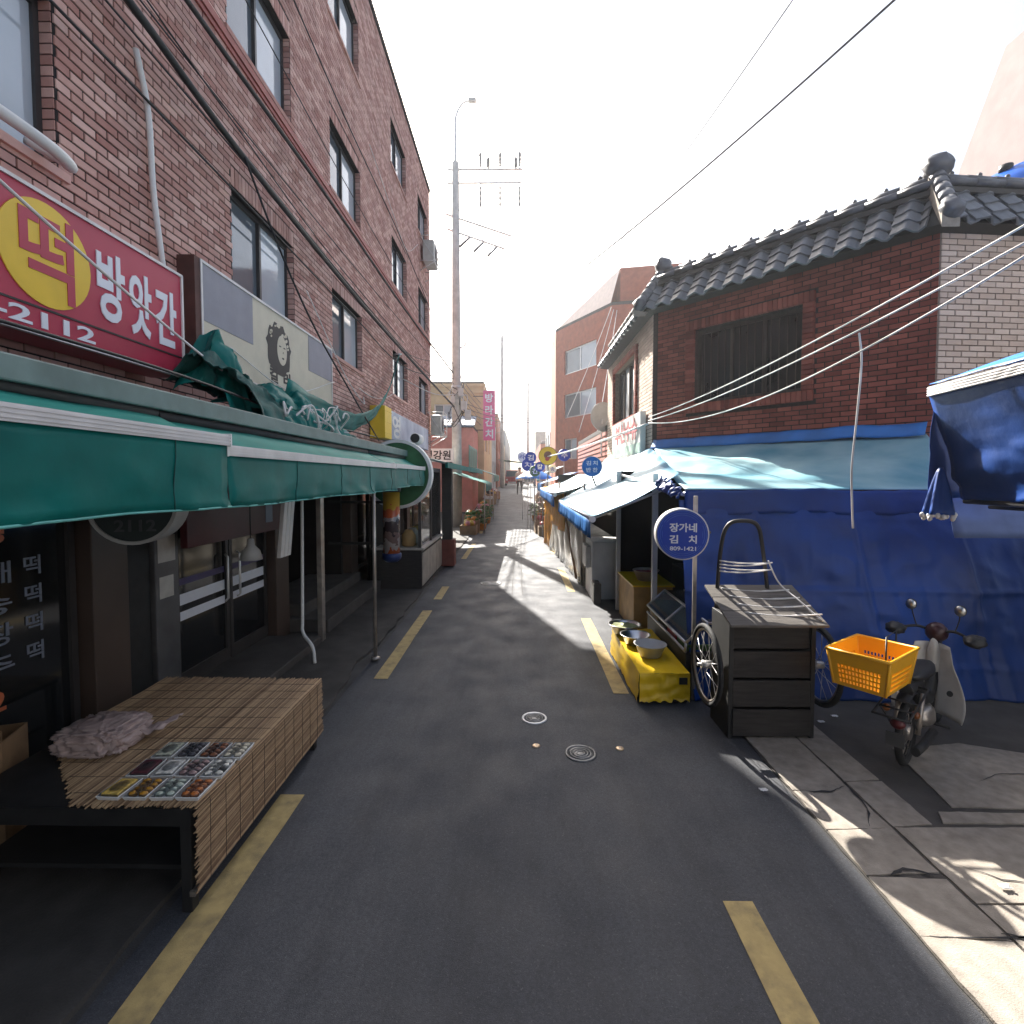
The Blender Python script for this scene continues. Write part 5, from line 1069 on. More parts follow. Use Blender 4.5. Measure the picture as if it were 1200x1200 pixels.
SG = [(.42,18.2,2.72,.2,m_bsign,'blue','at the top left of the yellow one'),(.35,19.6,2.5,.24,m_bsign,'blue','below its twin, largest of the ring'),(.6,18.9,2.25,.2,goodm[3],'green','under the blue ones'),(.72,17.6,2.38,.17,m_bsign,'blue','touching the yellow one'),(1.12,17.1,2.3,.14,m_lett,'white','under the yellow one'),(1.5,16.9,2.75,.2,m_bsign,'blue','between the yellow one and the red office'),(.15,22,2.9,.22,m_lett,'white','farthest of the ring')]
for i, (x, y, z, r, m, cn, w) in enumerate(SG):
    t = thing('round_sign', 'small ' + cn + ' round sign on a pole ' + w, 'sign', (x, y, z), (PI/2, 0, R(-6+9*(i%3))), group='small round signs round the yellow sign')
    disc(0,0,r,-.1,0,24).build('face', m, t, world=False)
    lettering(('gim','chi','gan','kal','song','chu','ra')[i], t, m_lett if m is not m_lett else m_bsign, -r*.55, r*.55, -r*.5, r*.5, .0005, .003)
    b = MB(); b.tube([(0,-r,-.05),(0,gz(y)-z,-.05)], .009); b.build('pole', m_gcable, t, world=False)
t = thing('parasol', 'open blue parasol over the stalls beyond the curtained one', 'parasol', (.62, 20.3, gz(20.3)))
b = MB(); b.grid(lambda u, v: (.75*v*math.cos(2*PI*u), .75*v*math.sin(2*PI*u), 2.25-.4*v**1.4+.02*math.cos(16*PI*u)*v), 48, 6); b.build('canopy', m_bluet, t, solid=.004, world=False); b = MB(); b.tube([(0,0,0),(0,0,2.25)], .018); b.build('pole', m_alu, t, world=False)

# ------------------------------------------------------------------ air conditioners, camera on the left wall
def aircon(y, z, label, cage):
    t = thing('air_conditioner', label, 'air conditioner', (-2.7, y, z), group='air conditioner units on the brick wall')
    b = MB(); b.box(-2.92,-2.58,y-.4,y+.4,z,z+.62); b.build('casing', M('cream casing', (.5,.49,.45), .5, var=.1, dirt=.3) if 'cream casing' not in bpy.data.materials else bpy.data.materials['cream casing'], t, bevel=.02)
    b = MB(); b.lathe([(.25,0),(.25,.012),(.22,.015),(.05,.02),(.0001,.02)], (-2.58,y+.08,z+.31), 'x', 28); b.build('fan_grille', m_dark, t)
    b = MB(); zz = z-.03
    for yy in (y-.45, y+.45):
        b.tube([(-3,yy,zz),(-2.5,yy,zz)], .014); b.tube([(-3,yy,zz-.3),(-2.5,yy,zz)], .012)
        if cage: b.tube([(-2.5,yy,zz),(-2.5,yy,zz+.75)], .012); b.tube([(-3,yy,zz+.75),(-2.5,yy,zz+.75)], .012); b.tube([(-3,yy,zz+.75),(-2.5,yy,zz)], .01)
    for k in range(5 if cage else 1):
        b.tube([(-2.5,y-.45,zz+.19*k),(-2.5,y+.45,zz+.19*k)], .01)
    b.build('bracket', m_alu, t)
aircon(16.2, 8.6, 'caged air conditioner high on the brick wall near its far corner', True)
aircon(17.4, 3.45, 'air conditioner on a frame just above the far canopy', True)
t = thing('security_camera', 'white security camera with a dark end above the green canopy', 'camera', (-2.3, 11.6, 2.66))
b = MB(); b.lathe([(.09,-.22),(.12,-.2),(.12,.2),(.1,.24),(.0001,.25)], (0,0,.22), 'y', 20); b.build('housing', m_white, t, world=False); b = MB(); b.lathe([(.1,-.24),(.1,-.22)], (0,0,.22), 'y', 20); b.build('lens_end', m_black, t, world=False); b = MB(); b.tube([(0,0,-.1),(0,0,.12)], .025); b.build('stand', m_alu, t, world=False)

# ------------------------------------------------------------------ utility poles
def pole(x, y, h, r0, r1, label, full):
    t = thing('utility_pole', label, 'utility pole', (x, y, gz(y)-.02), group=None)
    b = MB(); b.tube([(0,0,0),(0,0,h)], r0, 16, r2=r1); part_ = lambda b, n, m: b.build(n, m, t, world=False)
    part_(b, 'shaft', M('pole concrete', (.5,.47,.44), .85, var=.15, scale=4, dirt=.3) if 'pole concrete' not in bpy.data.materials else bpy.data.materials['pole concrete'])
    if not full:
        b = MB(); b.tube([(-.9,0,h-.4),(.9,0,h-.4)], .04); part_(b, 'crossarm', m_alu)
        b = MB(); b.tube(smooth_path([(0,0,h-1.2),(-.8,0,h-.9),(-1.4,0,h-.8)]), .03); b.box(-1.7,-1.35,-.07,.07,h-.84,h-.76); part_(b, 'lamp_arm', m_alu); return t
    for k, (z, a, c) in enumerate(((h-.25,(-.3,0),(2.55,0)),(h-.75,(-.3,0),(2.5,0)),(h-2.0,(-.35,-.2),(2.1,1.6)),(h-2.55,(-.3,-.2),(1.8,1.5)))):
        b = MB(); b.tube([(a[0],a[1],z),(c[0],c[1],z)], .04, 8); part_(b, 'crossarm', m_alu)
    b = MB(); b.tube([(.05,0,h-1.9),(1.0,0,h-.75)], .02); b.tube([(.05,0,h-3.3),(1.0,.8,h-2.5)], .02); part_(b, 'brace', m_alu)
    m_ins = M('brown insulator', (.09,.08,.09), .4)
    for k in range(3):
        xx = .95+.75*k; b = MB(); b.lathe([(.02,0),(.02,.1),(.05,.12),(.035,.2),(.06,.24),(.04,.3),(.06,.36),(.04,.45),(.07,.5),(.05,.62),(.0001,.64)], (xx,0,h-.25), seg=12); part_(b, 'insulator', m_ins)
        b = MB(); b.lathe([(.015,-.15),(.05,-.2),(.03,-.3),(.05,-.4),(.03,-.5),(.05,-.6),(.03,-.7),(.05,-.85),(.015,-.95),(.012,-1.3)], (xx,-.05,h-.75), seg=10); part_(b, 'insulator', m_ins)
        b = MB(); p0 = Vector((.5+.5*k,.2+.42*k,h-2.7)); b.tube([p0,p0+Vector((-.3,-.5,-.55))], .05, 8); part_(b, 'insulator', m_ins)
    for xx in (1.25, 2.3):
        b = MB(); b.lathe([(.03,0),(.07,.05),(.07,.35),(.03,.4)], (xx,0,h-.2), seg=12); part_(b, 'surge_arrester', m_ins)
    b = MB(); b.tube(smooth_path([(0,0,h-.2),(0,0,h+1.3),(.05,0,h+1.8),(.3,0,h+2.2),(.65,0,h+2.3)]), .06, 10, r2=.03); part_(b, 'lamp_arm', m_alu); b = MB(); b.box(.5,.8,-.08,.08,h+2.24,h+2.36); part_(b, 'lamp_head', m_plast)
    random.seed(5)
    for (dx, dy, z, s) in ((.3,-.15,4.7,.17),(.45,-.1,4.35,.19),(-.1,-.3,4.9,.14),(.2,-.28,5.2,.15)):
        b = MB(); b.box(dx-s*.6,dx+s*.6,dy-s*.5,dy+s*.5,z-s,z+s); part_(b, 'junction_box', m_plast)
    for k in range(12):
        q = random.uniform(0, 2*PI); z = random.uniform(4.0,5.4); pts = [(.24*math.cos(q+j*.7)+random.uniform(-.12,.2), .26*math.sin(q+j*.7)-.05, z+random.uniform(-.5,.4)) for j in range(5)]
        b = MB(); b.tube(smooth_path(pts, 5), .016, 5); part_(b, 'cable_loop', m_cable if k % 3 else m_gcable)
    b = MB(); b.lathe([(.2,4.0),(.21,4.0),(.21,4.08),(.2,4.08)], seg=18, cap=False); b.lathe([(.19,5.4),(.2,5.4),(.2,5.48),(.19,5.48)], seg=18, cap=False); b.tube([(.1,0,6.9),(.35,-.02,7.05),(.4,-.02,7.3)], .03); part_(b, 'clamp_band', m_alu)
pole(-2.42, 20, 13.9, .2, .14, 'concrete utility pole carrying crossarms and insulators past the tall building', True)
pole(-1.5, 46, 13.5, .18, .12, 'slim utility pole far up the lane on the side of the yellow building', False)
pole(1.1, 62, 12.5, .18, .12, 'slim utility pole far up the lane on the side of the red office', False)

# ------------------------------------------------------------------ overhead wires
def wire(pts, r, mat, label, name='overhead_cable', sag=None):
    b = MB(); b.tube(arc_sag(pts[0], pts[1], sag, 24) if sag is not None else smooth_path(pts, 8), r, 6)
    return tag(b.build(name, mat), label, 'cable')
wire([(-2.2,20,6.9),(5.6,6.4,8.7)], .017, m_cable, 'dark cable sagging across the sky from the near pole to the right', sag=.45)
wire([(1.6,24,9.2),(4.6,8.2,9.9)], .014, m_gcable, 'thin grey wire crossing the sky above the tiled roof', sag=.3)
wire([(-2.8,1.5,5.55),(-2.78,3.7,5.4),(-2.8,5.3,5.26),(-2.78,9,5.08),(-2.7,14,4.95),(-2.5,19.85,4.75)], .032, m_cable, 'thick black cable bundle along the brick wall below the middle windows')
wire([(-2.84,1.5,5.6),(-2.84,3.7,5.46),(-2.84,5.35,5.34),(-2.82,9,5.2),(-2.74,14,5.1),(-2.45,19.85,5.2)], .011, m_cable, 'thin black cable just above the thick bundle on the brick wall')
wire([(-2.87,2,6.05),(-2.86,4.2,6.1),(-2.86,8.4,6.2),(-2.84,13,6.2),(-2.55,19.85,6.05)], .026, m_cable, 'black cable running just under the terracotta belt of the brick wall')
wire([(-2.78,5.3,5.25),(-2.7,5.9,4.55),(-2.6,6.6,3.9),(-2.55,7.8,3.3),(-2.6,9.0,2.9),(-2.7,9.9,2.72)], .013, m_cable, 'black drop cable hanging from the bundle across the head print sign')
wire([(-2.97,1.5,5.9),(-2.96,3.5,5.85),(-2.9,5.2,5.62),(-2.92,8,5.45),(-2.9,13,5.4)], .008, m_cable, 'fine wire pinned on the bricks between the two cable runs')
wire([(-2.5,1.2,3.9),(-2.45,2.6,3.35),(-2.4,3.8,2.95),(-2.3,4.4,2.75)], .009, m_rope, 'pale rope slanting across the red sign to the tarpaulin heap', name='rope')
wire([(-2.1,1.0,2.62),(-2.1,3,2.64),(-2.12,5,2.58),(-2.1,7.5,2.6)], .009, m_cable, 'black wire lying along the canopy edge', name='wire')
wire([(-2.94,13.0,4.5),(-2.6,16,4.6),(-2.4,19.8,5.2)], .012, m_gcable, 'grey wire from the wall bracket to the near pole')
wire([(-2.96,10.4,8.6),(-2.9,12,8.1),(-2.9,13.5,7.9),(-2.94,15.2,8.8)], .007, m_rope, 'white cord looped in front of the upper brick wall windows', name='cord')
for k, (z0_, z1_, n_) in enumerate(((5.75,5.9,.05),(5.0,4.85,.07),(7.2,6.9,.05),(8.4,7.9,.05),(5.3,5.2,.16))):
    wire([(-3+n_,1.5,z0_),(-3+n_+.02,5,z0_-.06),(-3+n_,9,(z0_+z1_)/2-.05),(-3+n_+.02,13.5,z1_),(-2.5,19.85,5.6+.2*k)], .008+.003*(k % 2), m_cable, ('second','third','highest','upper','outermost')[k] + ' slim black wire clipped along the brick wall to the near pole', name='wire')
wire([(-2.95,7.2,4.6),(-2.8,8.2,3.7),(-2.7,8.9,3.3),(-2.9,9.6,3.5)], .008, m_rope, 'white cord drooping below the second window of the brick wall', name='cord')
wire([(-2.85,5.0,3.3),(-2.75,6.2,3.05),(-2.8,7.8,3.45)], .006, m_rope, 'white cord looped over the lower edge of the head print sign', name='cord')
A_ = (2.26,9.0,3.02); B_ = (2.94,2.9,3.42)
for k, (dz, sg_, lb) in enumerate(((.06,.1,'uppermost white cable of three strung before the tiled house'),(-.04,.12,'middle white cable of three strung before the tiled house'),(-.1,.3,'slackest white cable of three strung before the tiled house'))):
    wire([(A_[0],A_[1],A_[2]+dz*.6),(B_[0],B_[1],B_[2]+dz)], .007, m_rope, lb, sag=sg_)
b = MB(); b.tube(smooth_path([(2.795,4.3,3.19),(2.815,4.29,2.95),(2.79,4.29,2.5),(2.755,4.28,2.1),(2.765,4.28,1.8),(2.785,4.29,1.58)]), .008, 8); tag(b.build('hose', m_rope), 'pale hose hanging from the white cables before the blue tarpaulin', 'hose')
for k, (p, q) in enumerate((((3.9,22,9.2),(1.9,20.3,4.4)),((4.0,22,9.1),(2.1,18,3.6)),((4.2,22.2,9.3),(2.4,16,3.2)))):
    wire([p, q], .012, m_rope, 'white stay wire dropping from the red office to the striped wall' + (', the steepest', ', the middle one', ', the longest')[k], sag=.1)
wire([(2.26,9.05,2.95),(.95,16.8,2.7)], .02, m_rope, 'white cable from the tiled house corner to the yellow round sign', sag=.05)
for k in range(5):
    wire([(-2.3,20,5.0+.25*k),(-1.5,46,6.2+.4*k)], .014, m_cable, ('lowest','second lowest','middle','second highest','highest')[k] + ' black cable running up the lane between the poles', sag=.6)
for k in range(3):
    wire([(-2.3,20,4.6+.2*k),(1.75,27+3*k,5.2+.4*k)], .012, m_cable, ('low','middle','high')[k] + ' black cable crossing the lane to the red office', sag=.4)

# ------------------------------------------------------------------ buildings further up the lane
def facade(F, parent, L, z0, z1, wins, mat, name='wall'):
    wall_sheet(F, 0, L, z0, z1, wins, .12).build(name, mat, parent)
    for w in wins: window(parent, F, *w, .12, m_alu if mat is not m_brick else m_frame, [m_glass, m_glass_l], fw=.06)
def building(label, cat, F_list, z1, mat, back, name='building', open_front=False):
    """F_list: [(ox,oy,ex,ey,windows)] outer faces in order; back: closing corners."""
    t = thing(name, label, cat, (F_list[0][0], F_list[0][1], gz(F_list[0][1])-.05))
    for ox, oy, ex, ey, wins in F_list:
        facade(frame(ox, oy, ex-ox, ey-oy), t, math.hypot(ex-ox, ey-oy), 0, z1, wins, mat)
    pts = [(f[0], f[1]) for f in F_list] + [(F_list[-1][2], F_list[-1][3])] + back
    n = len(F_list)
    b = MB()
    for i in range(n, len(pts) - (1 if open_front else 0)):
        p, q = pts[i], pts[(i+1) % len(pts)]; b.add([(*p,0),(*q,0),(*q,z1),(*p,z1)], [(0,1,2,3)])
    b.build('rear_wall', mat, t, recalc=True)
    b = MB(); b.prism(pts, z1-.02, z1+.12); b.build('roof', m_conc2, t, recalc=True)
    return t
def wrow(us, zs, w, h): return [(u, u+w, z, z+h) for u in us for z in zs]
m_orb = M('orange brick wall', (.42,.13,.075), .85, var=.15, scale=5, dirt=.3, dirtcol=(.2,.07,.05)); m_yel = M('yellow render', (.55,.43,.24), .85, var=.12, scale=2, dirt=.3, dirtcol=(.35,.27,.17)); m_pinkw = M('pink tiled wall', (.5,.2,.17), .75, var=.15, scale=3)
m_beige = M('beige render', (.5,.42,.34), .85, var=.15, scale=2, dirt=.3, dirtcol=(.3,.25,.2)); m_grey = M('grey render', (.38,.38,.39), .85, var=.15, scale=2, dirt=.3)
t = building('orange red brick office with a pale sloping roof face beyond the tiled house', 'building', [(1.85,30,1.85,26,[]),(1.85,26,3.95,22,wrow([.8],[4.9,7.0],2.6,1.15)+[(.8,1.9,2.9,3.9)]),(3.95,22,9,21,[])], 9.3, m_orb, [(9,30)], 'brick_office')
b = MB(); b.add([(1.9,26,9.43),(3.9,22.15,9.43),(4.3,22.2,10.9),(3.2,27.5,10.9)],[(0,1,2,3)]); b.add([(1.9,26,9.43),(3.2,27.5,10.9),(1.9,30,9.43)],[(0,1,2)]); b.build('sloping_roof', M('pale roof tile', (.62,.5,.45), .7, var=.08), t)
b = MB(); b.prism([(4.32,22.2),(9,21.3),(9,28),(3.3,27.5)], 9.43, 10.9); b.build('upper_storey', m_orb, t)
t = building('low wall of pink and white brick bands beyond the tiled house', 'wall', [(2.36,20.4,2.36,13.6,[])], 3.3, m_cmortar, [(6,13.6),(6,20.4)], 'striped_building')
F_ = frame(2.36, 20.4, 0, -1)
for k in range(22):
    b = MB(); b.fbox(F_, 0, 6.8, 0, .02, .3+.136*k, .3+.136*k+.085); b.build('brick_band', M('pink band', (.45,.17,.14), .8, var=.1) if k == 0 else bpy.data.materials['pink band'], t)
t = building('yellow rendered building with a corniced top behind the near pole', 'building', [(-1.9,28,-1.9,36,wrow([1,4],[3.5],1.4,1.2)),], 7.1, m_yel, [(-5.5,36),(-5.5,28)], 'rendered_building', True)
facade(frame(-5.5,28,3.6,0), t, 3.6, 0, 7.1, [(.9,1.9,4.9,6.0)], m_yel, 'front_wall')
b = MB(); b.box(-5.6,-1.8,27.85,28,6.6,6.75); b.box(-5.6,-1.8,27.9,28,6.95,7.1); b.build('cornice', m_yel, t)
t = building('pink tiled house with a blue roof strip before the yellow building', 'house', [(-2.2,24.5,-2.2,27.6,[]),], 4.4, m_pinkw, [(-6,27.6),(-6,24.5)], 'tiled_house')
b = MB(); b.hexa([(-6,24.3,4.42),(-2.1,24.3,4.42),(-2.1,25.6,5.0),(-6,25.6,5.0),(-6,24.3,4.5),(-2.1,24.3,4.5),(-2.1,25.6,5.08),(-6,25.6,5.08)]); b.build('blue_roof', M('slate blue roof', (.1,.16,.26), .6, var=.3, scale=8), t)
t = thing('vertical_sign', 'tall pink vertical sign with white letters beside the yellow building', 'sign', (-1.5, 26, 4.4+.9), FACE_Y)
b = MB(); b.box(-.3,.3,-1.4,1.1,-.12,0); b.build('board', M('pink sign face', (.7,.1,.28), .5, var=.05), t, world=False)
a_, f_ = TXT['pink']
for k in range(4): lettering(('ho','hair','don','gim2')[k][0:4] if False else ('bang','ra','gan','chi')[k], t, m_lett, -.2,.2,.5-.6*k,.95-.6*k,.001)
b = MB(); b.box(-.8,-.3,-.9,-.86,-.08,-.04); b.box(-.8,-.3,.8,.84,-.08,-.04); b.build('bracket', m_dark, t, world=False)
t = thing('signboard', 'white board with black letters on the lane behind the near pole', 'sign', (-3.0, 19.2, 2.85), FACE_Y)
b = MB(); b.box(-.9,.55,-.25,.25,-.08,0); b.build('board', m_white, t, world=False); lettering('health', t, m_print, -.55,.45,-.18,.18,.001); b = MB(); b.tube([(-.6,-.25,-.04),(-.6,-2.8,-.04)], .03); b.tube([(.45,-.25,-.04),(.45,-2.8,-.04)], .03); b.build('leg', m_dark, t, world=False)
FAR = [(-1,'grey building beside the tall spire',-2.1,37,47,7.6,m_grey),(-1,'red brick building behind the slim left pole',-2.0,48.5,58,9.0,m_orb),(-1,'beige building near the end of the lane, left row',-2.0,60,75,7.5,m_beige),(-1,'last grey building of the left row',-2.0,77,120,10,m_grey),
       (1,'beige workshop with a brown frontage beyond the red office',2.1,31,38,5.2,m_beige),(1,'grey block standing over the beige workshop',2.6,39.5,50,7.8,m_grey),(1,'orange brick house near the end of the lane, right row',2.2,52,66,6.5,m_orb),(1,'last beige building of the right row',2.2,68,120,9,m_beige)]
for sd_, lb, xf_, y0, y1, h, m in FAR:
    L = y1-y0; ws = wrow([1+3*k for k in range(int((L-1)/3))], [3.2, 5.6] if h > 7 else [3.2], 1.5, 1.2)
    xb = xf_ + sd_*5
    if sd_ < 0:
        t = building(lb, 'building', [(xf_,y0,xf_,y1,ws)], h, m, [(xb,y1),(xb,y0)], 'lane_building', True); facade(frame(xb,y0,5,0), t, 5, 0, h, [(2.6,4.0,h-2.2,h-1)], m, 'front_wall')
    else:
        t = building(lb, 'building', [(xf_,y1,xf_,y0,ws),(xf_,y0,xb,y0,[(.8,2.2,h-2.2,h-1)])], h, m, [(xb,y1)], 'lane_building')
    for o in [t]+list(t.children): pass
    t.location.z = 0
b = MB(); b.lathe([(1.2,0),(1.1,13),(.8,14),(.5,18),(.12,25),(.0001,26)], (-9.5,150,1.0), seg=8, smooth=False); tag(b.build('spire', m_grey), 'pale pointed spire rising behind the left row of buildings', 'tower')
t = thing('rendered_block', 'pale pink rendered block with a leaning gable behind the water tank', 'building', (11.4, 11, 0)); m_pk = M('pale pink render', (.36,.29,.275), .9, var=.07, scale=3, bump=.3, bscale=30)
b = MB(); poly = [(9.6,0),(16.2,0),(13.75,10.0),(12.6,12.1),(9.6,12.1)]; n = len(poly); b.add([(11.4,y,z) for y,z in poly]+[(20,y,z) for y,z in poly], [tuple(range(n)), tuple(range(2*n-1,n-1,-1))]+[(i,n+i,n+(i+1)%n,(i+1)%n) for i in range(n)]); b.build('wall', m_pk, t, recalc=True)
Fp = frame(11.4, 16.2, 0, -1)
for w in ((4.55,6.0,11.0,11.75),(4.2,5.8,7.6,8.9)): 
    q = MB(); q.fbox(Fp,w[0],w[1],0,.05,w[2],w[3]); o = q.build('window', m_frame, t); q = MB(); q.fbox(Fp,w[0]+.07,w[1]-.07,.05,.056,w[2]+.07,w[3]-.07); q.build('pane', m_glass_l, o)
# ------------------------------------------------------------------ stalls, goods and people further on
def far_awning(label, sgn, y0, y1, xb, xf_, z, mat):
    t = thing('awning', label, 'awning', (xb, (y0+y1)/2, z), group='awnings further up the lane'); g = gz((y0+y1)/2)
    b = MB(); b.grid(lambda u, v: (xb+(xf_-xb)*v, y0+(y1-y0)*u, g+z+.4*(1-v)+.03*fbm(u*6,v*3,y0)), 20, 5); b.build('cloth', mat, t, solid=.004)
    b = MB(); b.grid(lambda u, v: (xf_+.02*math.sin(u*40), y0+(y1-y0)*u, g+z-.28*v), 30, 3); b.build('valance', mat, t, solid=.004)
    for y in (y0+.1, y1-.1):
        b = MB(); b.tube([(xf_-.05*sgn*-1,y,gz(y)),(xf_-.05*sgn*-1,y,g+z)], .02); b.build('post', m_steel, t)
far_awning('teal awning over the vegetable stall beyond the dark post', -1, 17.8, 21.5, -2.4, -1.15, 1.72, m_teal)
far_awning('teal awning past the near pole', -1, 22, 27, -2.2, -1.05, 1.75, m_teal)
far_awning('bright blue awning behind the curtained stall', 1, 17, 20.5, 2.0, .75, 1.75, m_bluet)
far_awning('pale awning before the red office', 1, 21.5, 26, 1.9, .9, 1.8, m_cyan)
far_awning('green arched canopy reaching over the far lane', 1, 47, 52, -1.9, 2.0, 2.2, M('sunny green sheet', (.12,.3,.2), .5, trans=.3))
b = MB(); b.grid(lambda u, v: (-2.15+.02*fbm(u*5,v*4,2), 22+4.5*u, gz(24)+1.9+1.2*v), 16, 8); tag(b.build('hanging_tarpaulin', m_teal, solid=.004), 'square teal sheet hung above the far left awning', 'tarpaulin')
CRATES = [(-1.75,17.9,'ochre',2),(-1.7,18.5,'green',3),(-1.75,19.2,'green',3),(-1.55,19.9,'red',4),(-1.7,20.6,'pale',1),(-1.5,21.4,'pink',5),(-1.6,22.6,'orange',6),(-1.6,23.8,'green',3),(-1.5,25,'pale',1),
          (.95,17.6,'pale',1),(.85,18.3,'red',4),(.9,19.1,'green',3),(.95,20,'pink',5),(1.0,21,'dark',7),(1.05,22.3,'ochre',2),(1.1,24,'pale',1),(1.15,26,'green',3),(-1.5,27.5,'dark',7),(1.2,29,'red',4),(-1.4,30,'pale',1)]
PROD = ['ochre gourds','leafy greens','dark green cucumbers','red apples','pale radishes','pink peaches','orange tangerines','spring greens','white onions','pale cabbages','red peppers','green pumpkins','pink yams','dark aubergines','ochre pears','pale turnips','green leeks','dark dried greens','red tomatoes','white garlic']
m_crate = M('weathered crate', (.3,.2,.11), .8, var=.2)
for i, (x, y, nm, gi) in enumerate(CRATES):
    z = gz(y); sd_ = 'left' if x < 0 else 'right'
    t = thing('produce_crate', 'crate heaped with ' + PROD[i] + ' at the ' + ('teal' if x < 0 else 'blue') + ' awning stalls up the lane', 'crate', (x, y, z), (0,0,R(random.uniform(-9,9))), group='produce crates up the lane')
    b = MB(); h = .32+.12*(i % 3); b.box(-.26,.26,-.24,.24,.0,.03); b.box(-.26,.26,-.26,-.24,0,h); b.box(-.26,.26,.24,.26,0,h); b.box(-.28,-.26,-.26,.26,0,h); b.box(.26,.28,-.26,.26,0,h); b.build('crate', m_crate, t, world=False)
    random.seed(i)
    b = MB(); b.box(-.25,.25,-.23,.23,.03,h-.05); b.build('filling', goodm[gi], t, world=False)
    for k in range(9):
        lump((random.uniform(-.17,.17), random.uniform(-.17,.17), h+.02+random.uniform(0,.09)), (.1,.1,.085), k+i, .3, 9, 6).build('produce', goodm[gi] if k % 4 else goodm[(gi+3) % 8], t, world=False)
# leafy pots at the vegetable stall
m_leaf = M('leaf green', (.05,.12,.03), .6, var=.4, src='island', col2=(.12,.2,.05))
for i, (x, y) in enumerate(((-1.35,18.9),(-1.3,20.9),(.7,21.6))):
    t = thing('potted_plant', ('bushy potted plant at the vegetable stall','potted plant beyond the vegetable stall','potted plant across the lane from the vegetable stall')[i], 'plant', (x, y, gz(y)))
    b = MB(); b.lathe([(.11,0),(.15,.22),(.16,.25),(.13,.25),(.1,.2)], seg=16); b.build('pot', goodm[6], t, world=False); random.seed(i+70); b = MB()
    for k in range(110):
        q = random.uniform(0,2*PI); r = .28*math.sqrt(random.random()); z = .25+random.random()*.5; c = Vector((r*math.cos(q), r*math.sin(q), z)); a = Vector((random.uniform(-1,1),random.uniform(-1,1),random.uniform(-.3,1))).normalized()*.08; n = a.orthogonal().normalized()*.03; b.add([c-a,c+n,c+a,c-n],[(0,1,2,3)])
    b.build('foliage', m_leaf, t, world=False); b = MB(); b.tube([(0,0,.2),(0,0,.6)], .012); b.build('stem', m_wood_d, t, world=False)
# a walker in the lane
PS = thing('person', 'person in a pale jacket and dark trousers standing in the lane', 'person', (.05, 32.5, gz(32.5)+.005))
V = [(0,0,.92),(0,0,1.15),(0,0,1.36),(0,0,1.46),(0,-.01,1.56),(0,-.01,1.66),(.1,0,.86),(.11,-.02,.5),(.11,.01,.08),(.11,-.13,.03),(-.1,0,.86),(-.12,.04,.5),(-.13,.1,.09),(-.13,-.03,.03),(.19,0,1.36),(.25,.02,1.1),(.25,-.1,.88),(-.19,0,1.36),(-.25,.02,1.1),(-.25,-.1,.88)]
E_ = [(0,1),(1,2),(2,3),(3,4),(4,5),(0,6),(6,7),(7,8),(8,9),(0,10),(10,11),(11,12),(12,13),(2,14),(14,15),(15,16),(2,17),(17,18),(18,19)]
RD = [.15,.15,.16,.06,.1,.09,.1,.07,.05,.04,.1,.07,.05,.04,.07,.055,.04,.07,.055,.04]
me = bpy.data.meshes.new('body'); me.from_pydata(V, E_, []); bd = bpy.data.objects.new('body', me); COL.objects.link(bd); bd.parent = PS
sk = bd.modifiers.new('skin', 'SKIN'); 
for i, r in enumerate(RD): me.skin_vertices[0].data[i].radius = (r, r*.8)
me.skin_vertices[0].data[0].use_root = True
bd.modifiers.new('sub', 'SUBSURF').levels = 1; bd.modifiers['sub'].render_levels = 1
pm = bpy.data.materials.new('clothed figure'); pm.use_nodes = True; q_ = pm.node_tree; tc = N(q_, 'ShaderNodeTexCoord'); sx = N(q_, 'ShaderNodeSeparateXYZ'); rp = N(q_, 'ShaderNodeValToRGB'); rp.color_ramp.interpolation = 'CONSTANT'
q_.links.new(tc.outputs['Object'], sx.inputs[0]); mr = N(q_, 'ShaderNodeMapRange'); mr.inputs[2].default_value = 1.8; q_.links.new(sx.outputs['Z'], mr.inputs[0]); q_.links.new(mr.outputs[0], rp.inputs[0])
el = rp.color_ramp.elements; el[0].color = (.02,.02,.025,1); el[1].position = .5; el[1].color = (.62,.58,.5,1); e2 = el.new(.82); e2.color = (.45,.3,.22,1)
q_.links.new(rp.outputs[0], q_.nodes['Principled BSDF'].inputs[0]); me.materials.append(pm)
lump((0,.015,1.665), (.105,.115,.1), 2, .1, 14, 10).build('hair', m_black, PS, world=False)
for s2 in (-1,1): lump((.035*s2,-.095,1.62), (.012,.008,.008), 1, .05, 8, 6).build('eye', m_black, PS, world=False)
lump((0,-.108,1.595), (.014,.016,.022), 1, .05, 8, 6).build('nose', pm, PS, world=False)
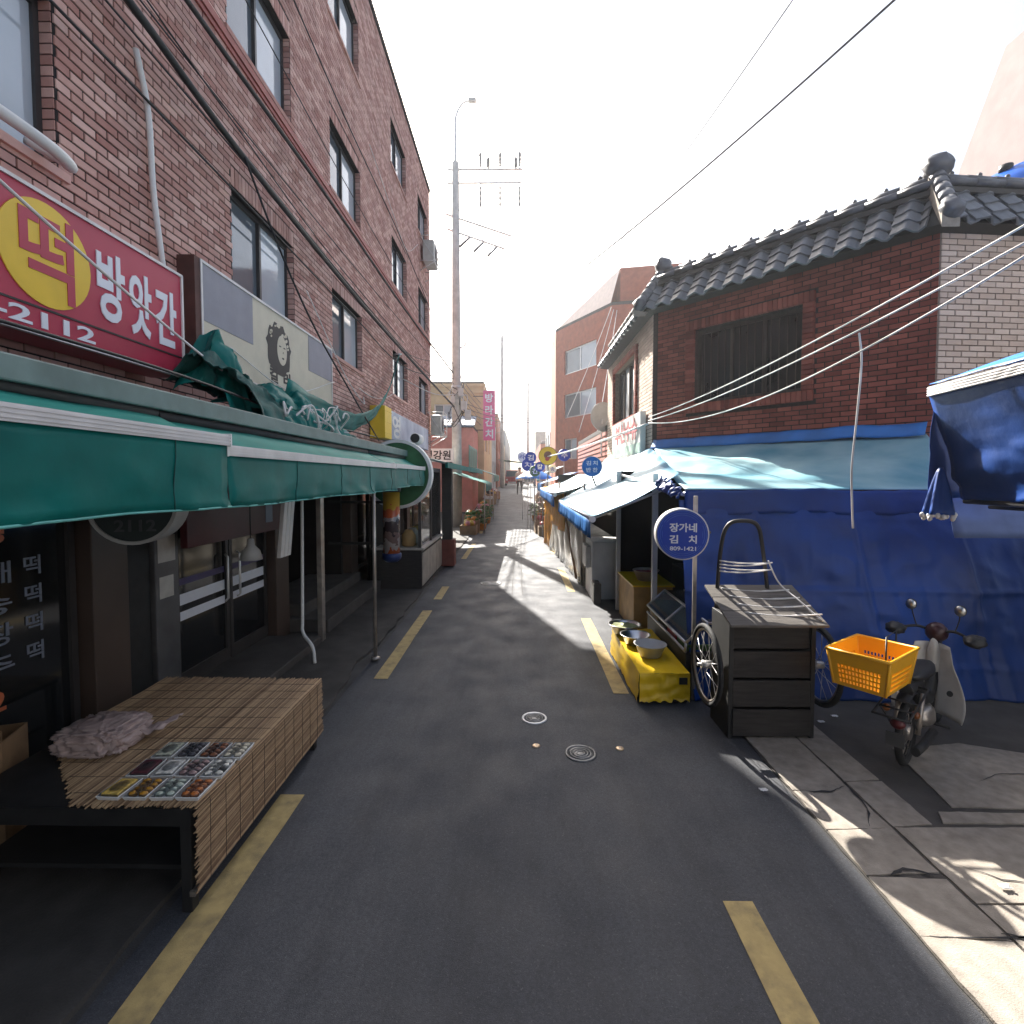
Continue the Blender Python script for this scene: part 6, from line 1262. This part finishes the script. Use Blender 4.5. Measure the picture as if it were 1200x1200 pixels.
# vehicles at the end of the lane
def van(x, y, body, label, w, l, h, nm):
    t = thing(nm, label, nm.split('_')[-1], (x, y, gz(y)))
    b = MB(); b.hexa([(-w/2,0,.3),(w/2,0,.3),(w/2,l,.3),(-w/2,l,.3),(-w/2,.0,h*.55),(w/2,.0,h*.55),(w/2,l,h*.55),(-w/2,l,h*.55)]); b.hexa([(-w/2,.02,h*.551),(w/2,.02,h*.551),(w/2,l,h*.551),(-w/2,l,h*.551),(-w*.43,.45,h),(w*.43,.45,h),(w*.45,l-.1,h),(-w*.45,l-.1,h)]); b.build('body', body, t, world=False, bevel=.04)
    b = MB(); b.add([(-w*.44,.06,h*.58),(w*.44,.06,h*.58),(w*.4,.4,h*.94),(-w*.4,.4,h*.94)],[(0,1,2,3)]); b.xf(Matrix.Translation((0,-.03,.01))); b.build('windscreen', m_glass_d, t, world=False)
    for sx_ in (-1,1):
        b = MB(); b.lathe([(.1,-.02),(.1,.0)], (sx_*w*.36,-.01,h*.4), 'y', 14); b.build('headlight', m_white, t, world=False)
        for yy in (.7, l-.7):
            b = MB(); b.lathe([(.3,-.1),(.3,.1)], (sx_*(w/2-.08),yy,.3), 'x', 20); b.build('wheel', m_rubber, t, world=False)
    b = MB(); b.box(-w*.3,w*.3,-.03,-.005,.34,.48); b.build('number_plate', m_white, t, world=False)
van(-.75, 56, goodm[4], 'small red van parked below the green arched canopy', 1.5, 3.4, 1.75, 'parked_van'); van(1.05, 54, m_dark, 'dark car parked beside the red van', 1.5, 3.6, 1.35, 'parked_car')
# scraps of litter on the pavement
m_litter = M('paper scrap', (.7,.7,.7), .8)
for i, (x, y, w) in enumerate(((1.55,3.18,'on the asphalt by the slabs'),(2.45,4.1,'behind the hand cart'),(2.62,4.2,'between cart and motorcycle'),(2.35,2.42,'on the sunlit slabs'))):
    b = MB(); b.grid(lambda u, v: (x+.05*(u-.5)+.01*fbm(v*3,u*2,i), y+.03*(v-.5), .03+.008*fbm(u*4,v*4,i)), 6, 5); tag(b.build('paper_scrap', m_litter, solid=.001), 'crumpled white paper scrap ' + w, 'litter', 'paper scraps on the ground')

# ------------------------------------------------------------------ the street goes on behind the viewer
t = building('grey rendered building on the corner behind the pavement slabs', 'building', [(4.6,-2.5,4.6,-18,[(2,3.5,3.2,4.4),(6,7.5,3.2,4.4)])][0:0] + [(4.6,-2.5,11,-2.5,[(1.2,2.8,3.2,4.4),(1.2,2.8,5.9,7.1)]),], 8.2, m_grey, [(11,-18),(4.6,-18)], 'corner_building')
# ------------------------------------------------------------------ hazy air
b = MB(); b.box(-41,41,-26,190.5,-1,30); hz = tag(b.build('haze', None), kind='stuff')
hm = bpy.data.materials.new('thin haze'); hm.use_nodes = True; q_ = hm.node_tree; q_.nodes.remove(q_.nodes['Principled BSDF']); pv = N(q_, 'ShaderNodeVolumePrincipled'); pv.inputs['Color'].default_value = (.95,.97,1,1); pv.inputs['Density'].default_value = .0016; pv.inputs['Anisotropy'].default_value = .55
q_.links.new(pv.outputs[0], q_.nodes['Material Output'].inputs['Volume']); hz.data.materials.append(hm)
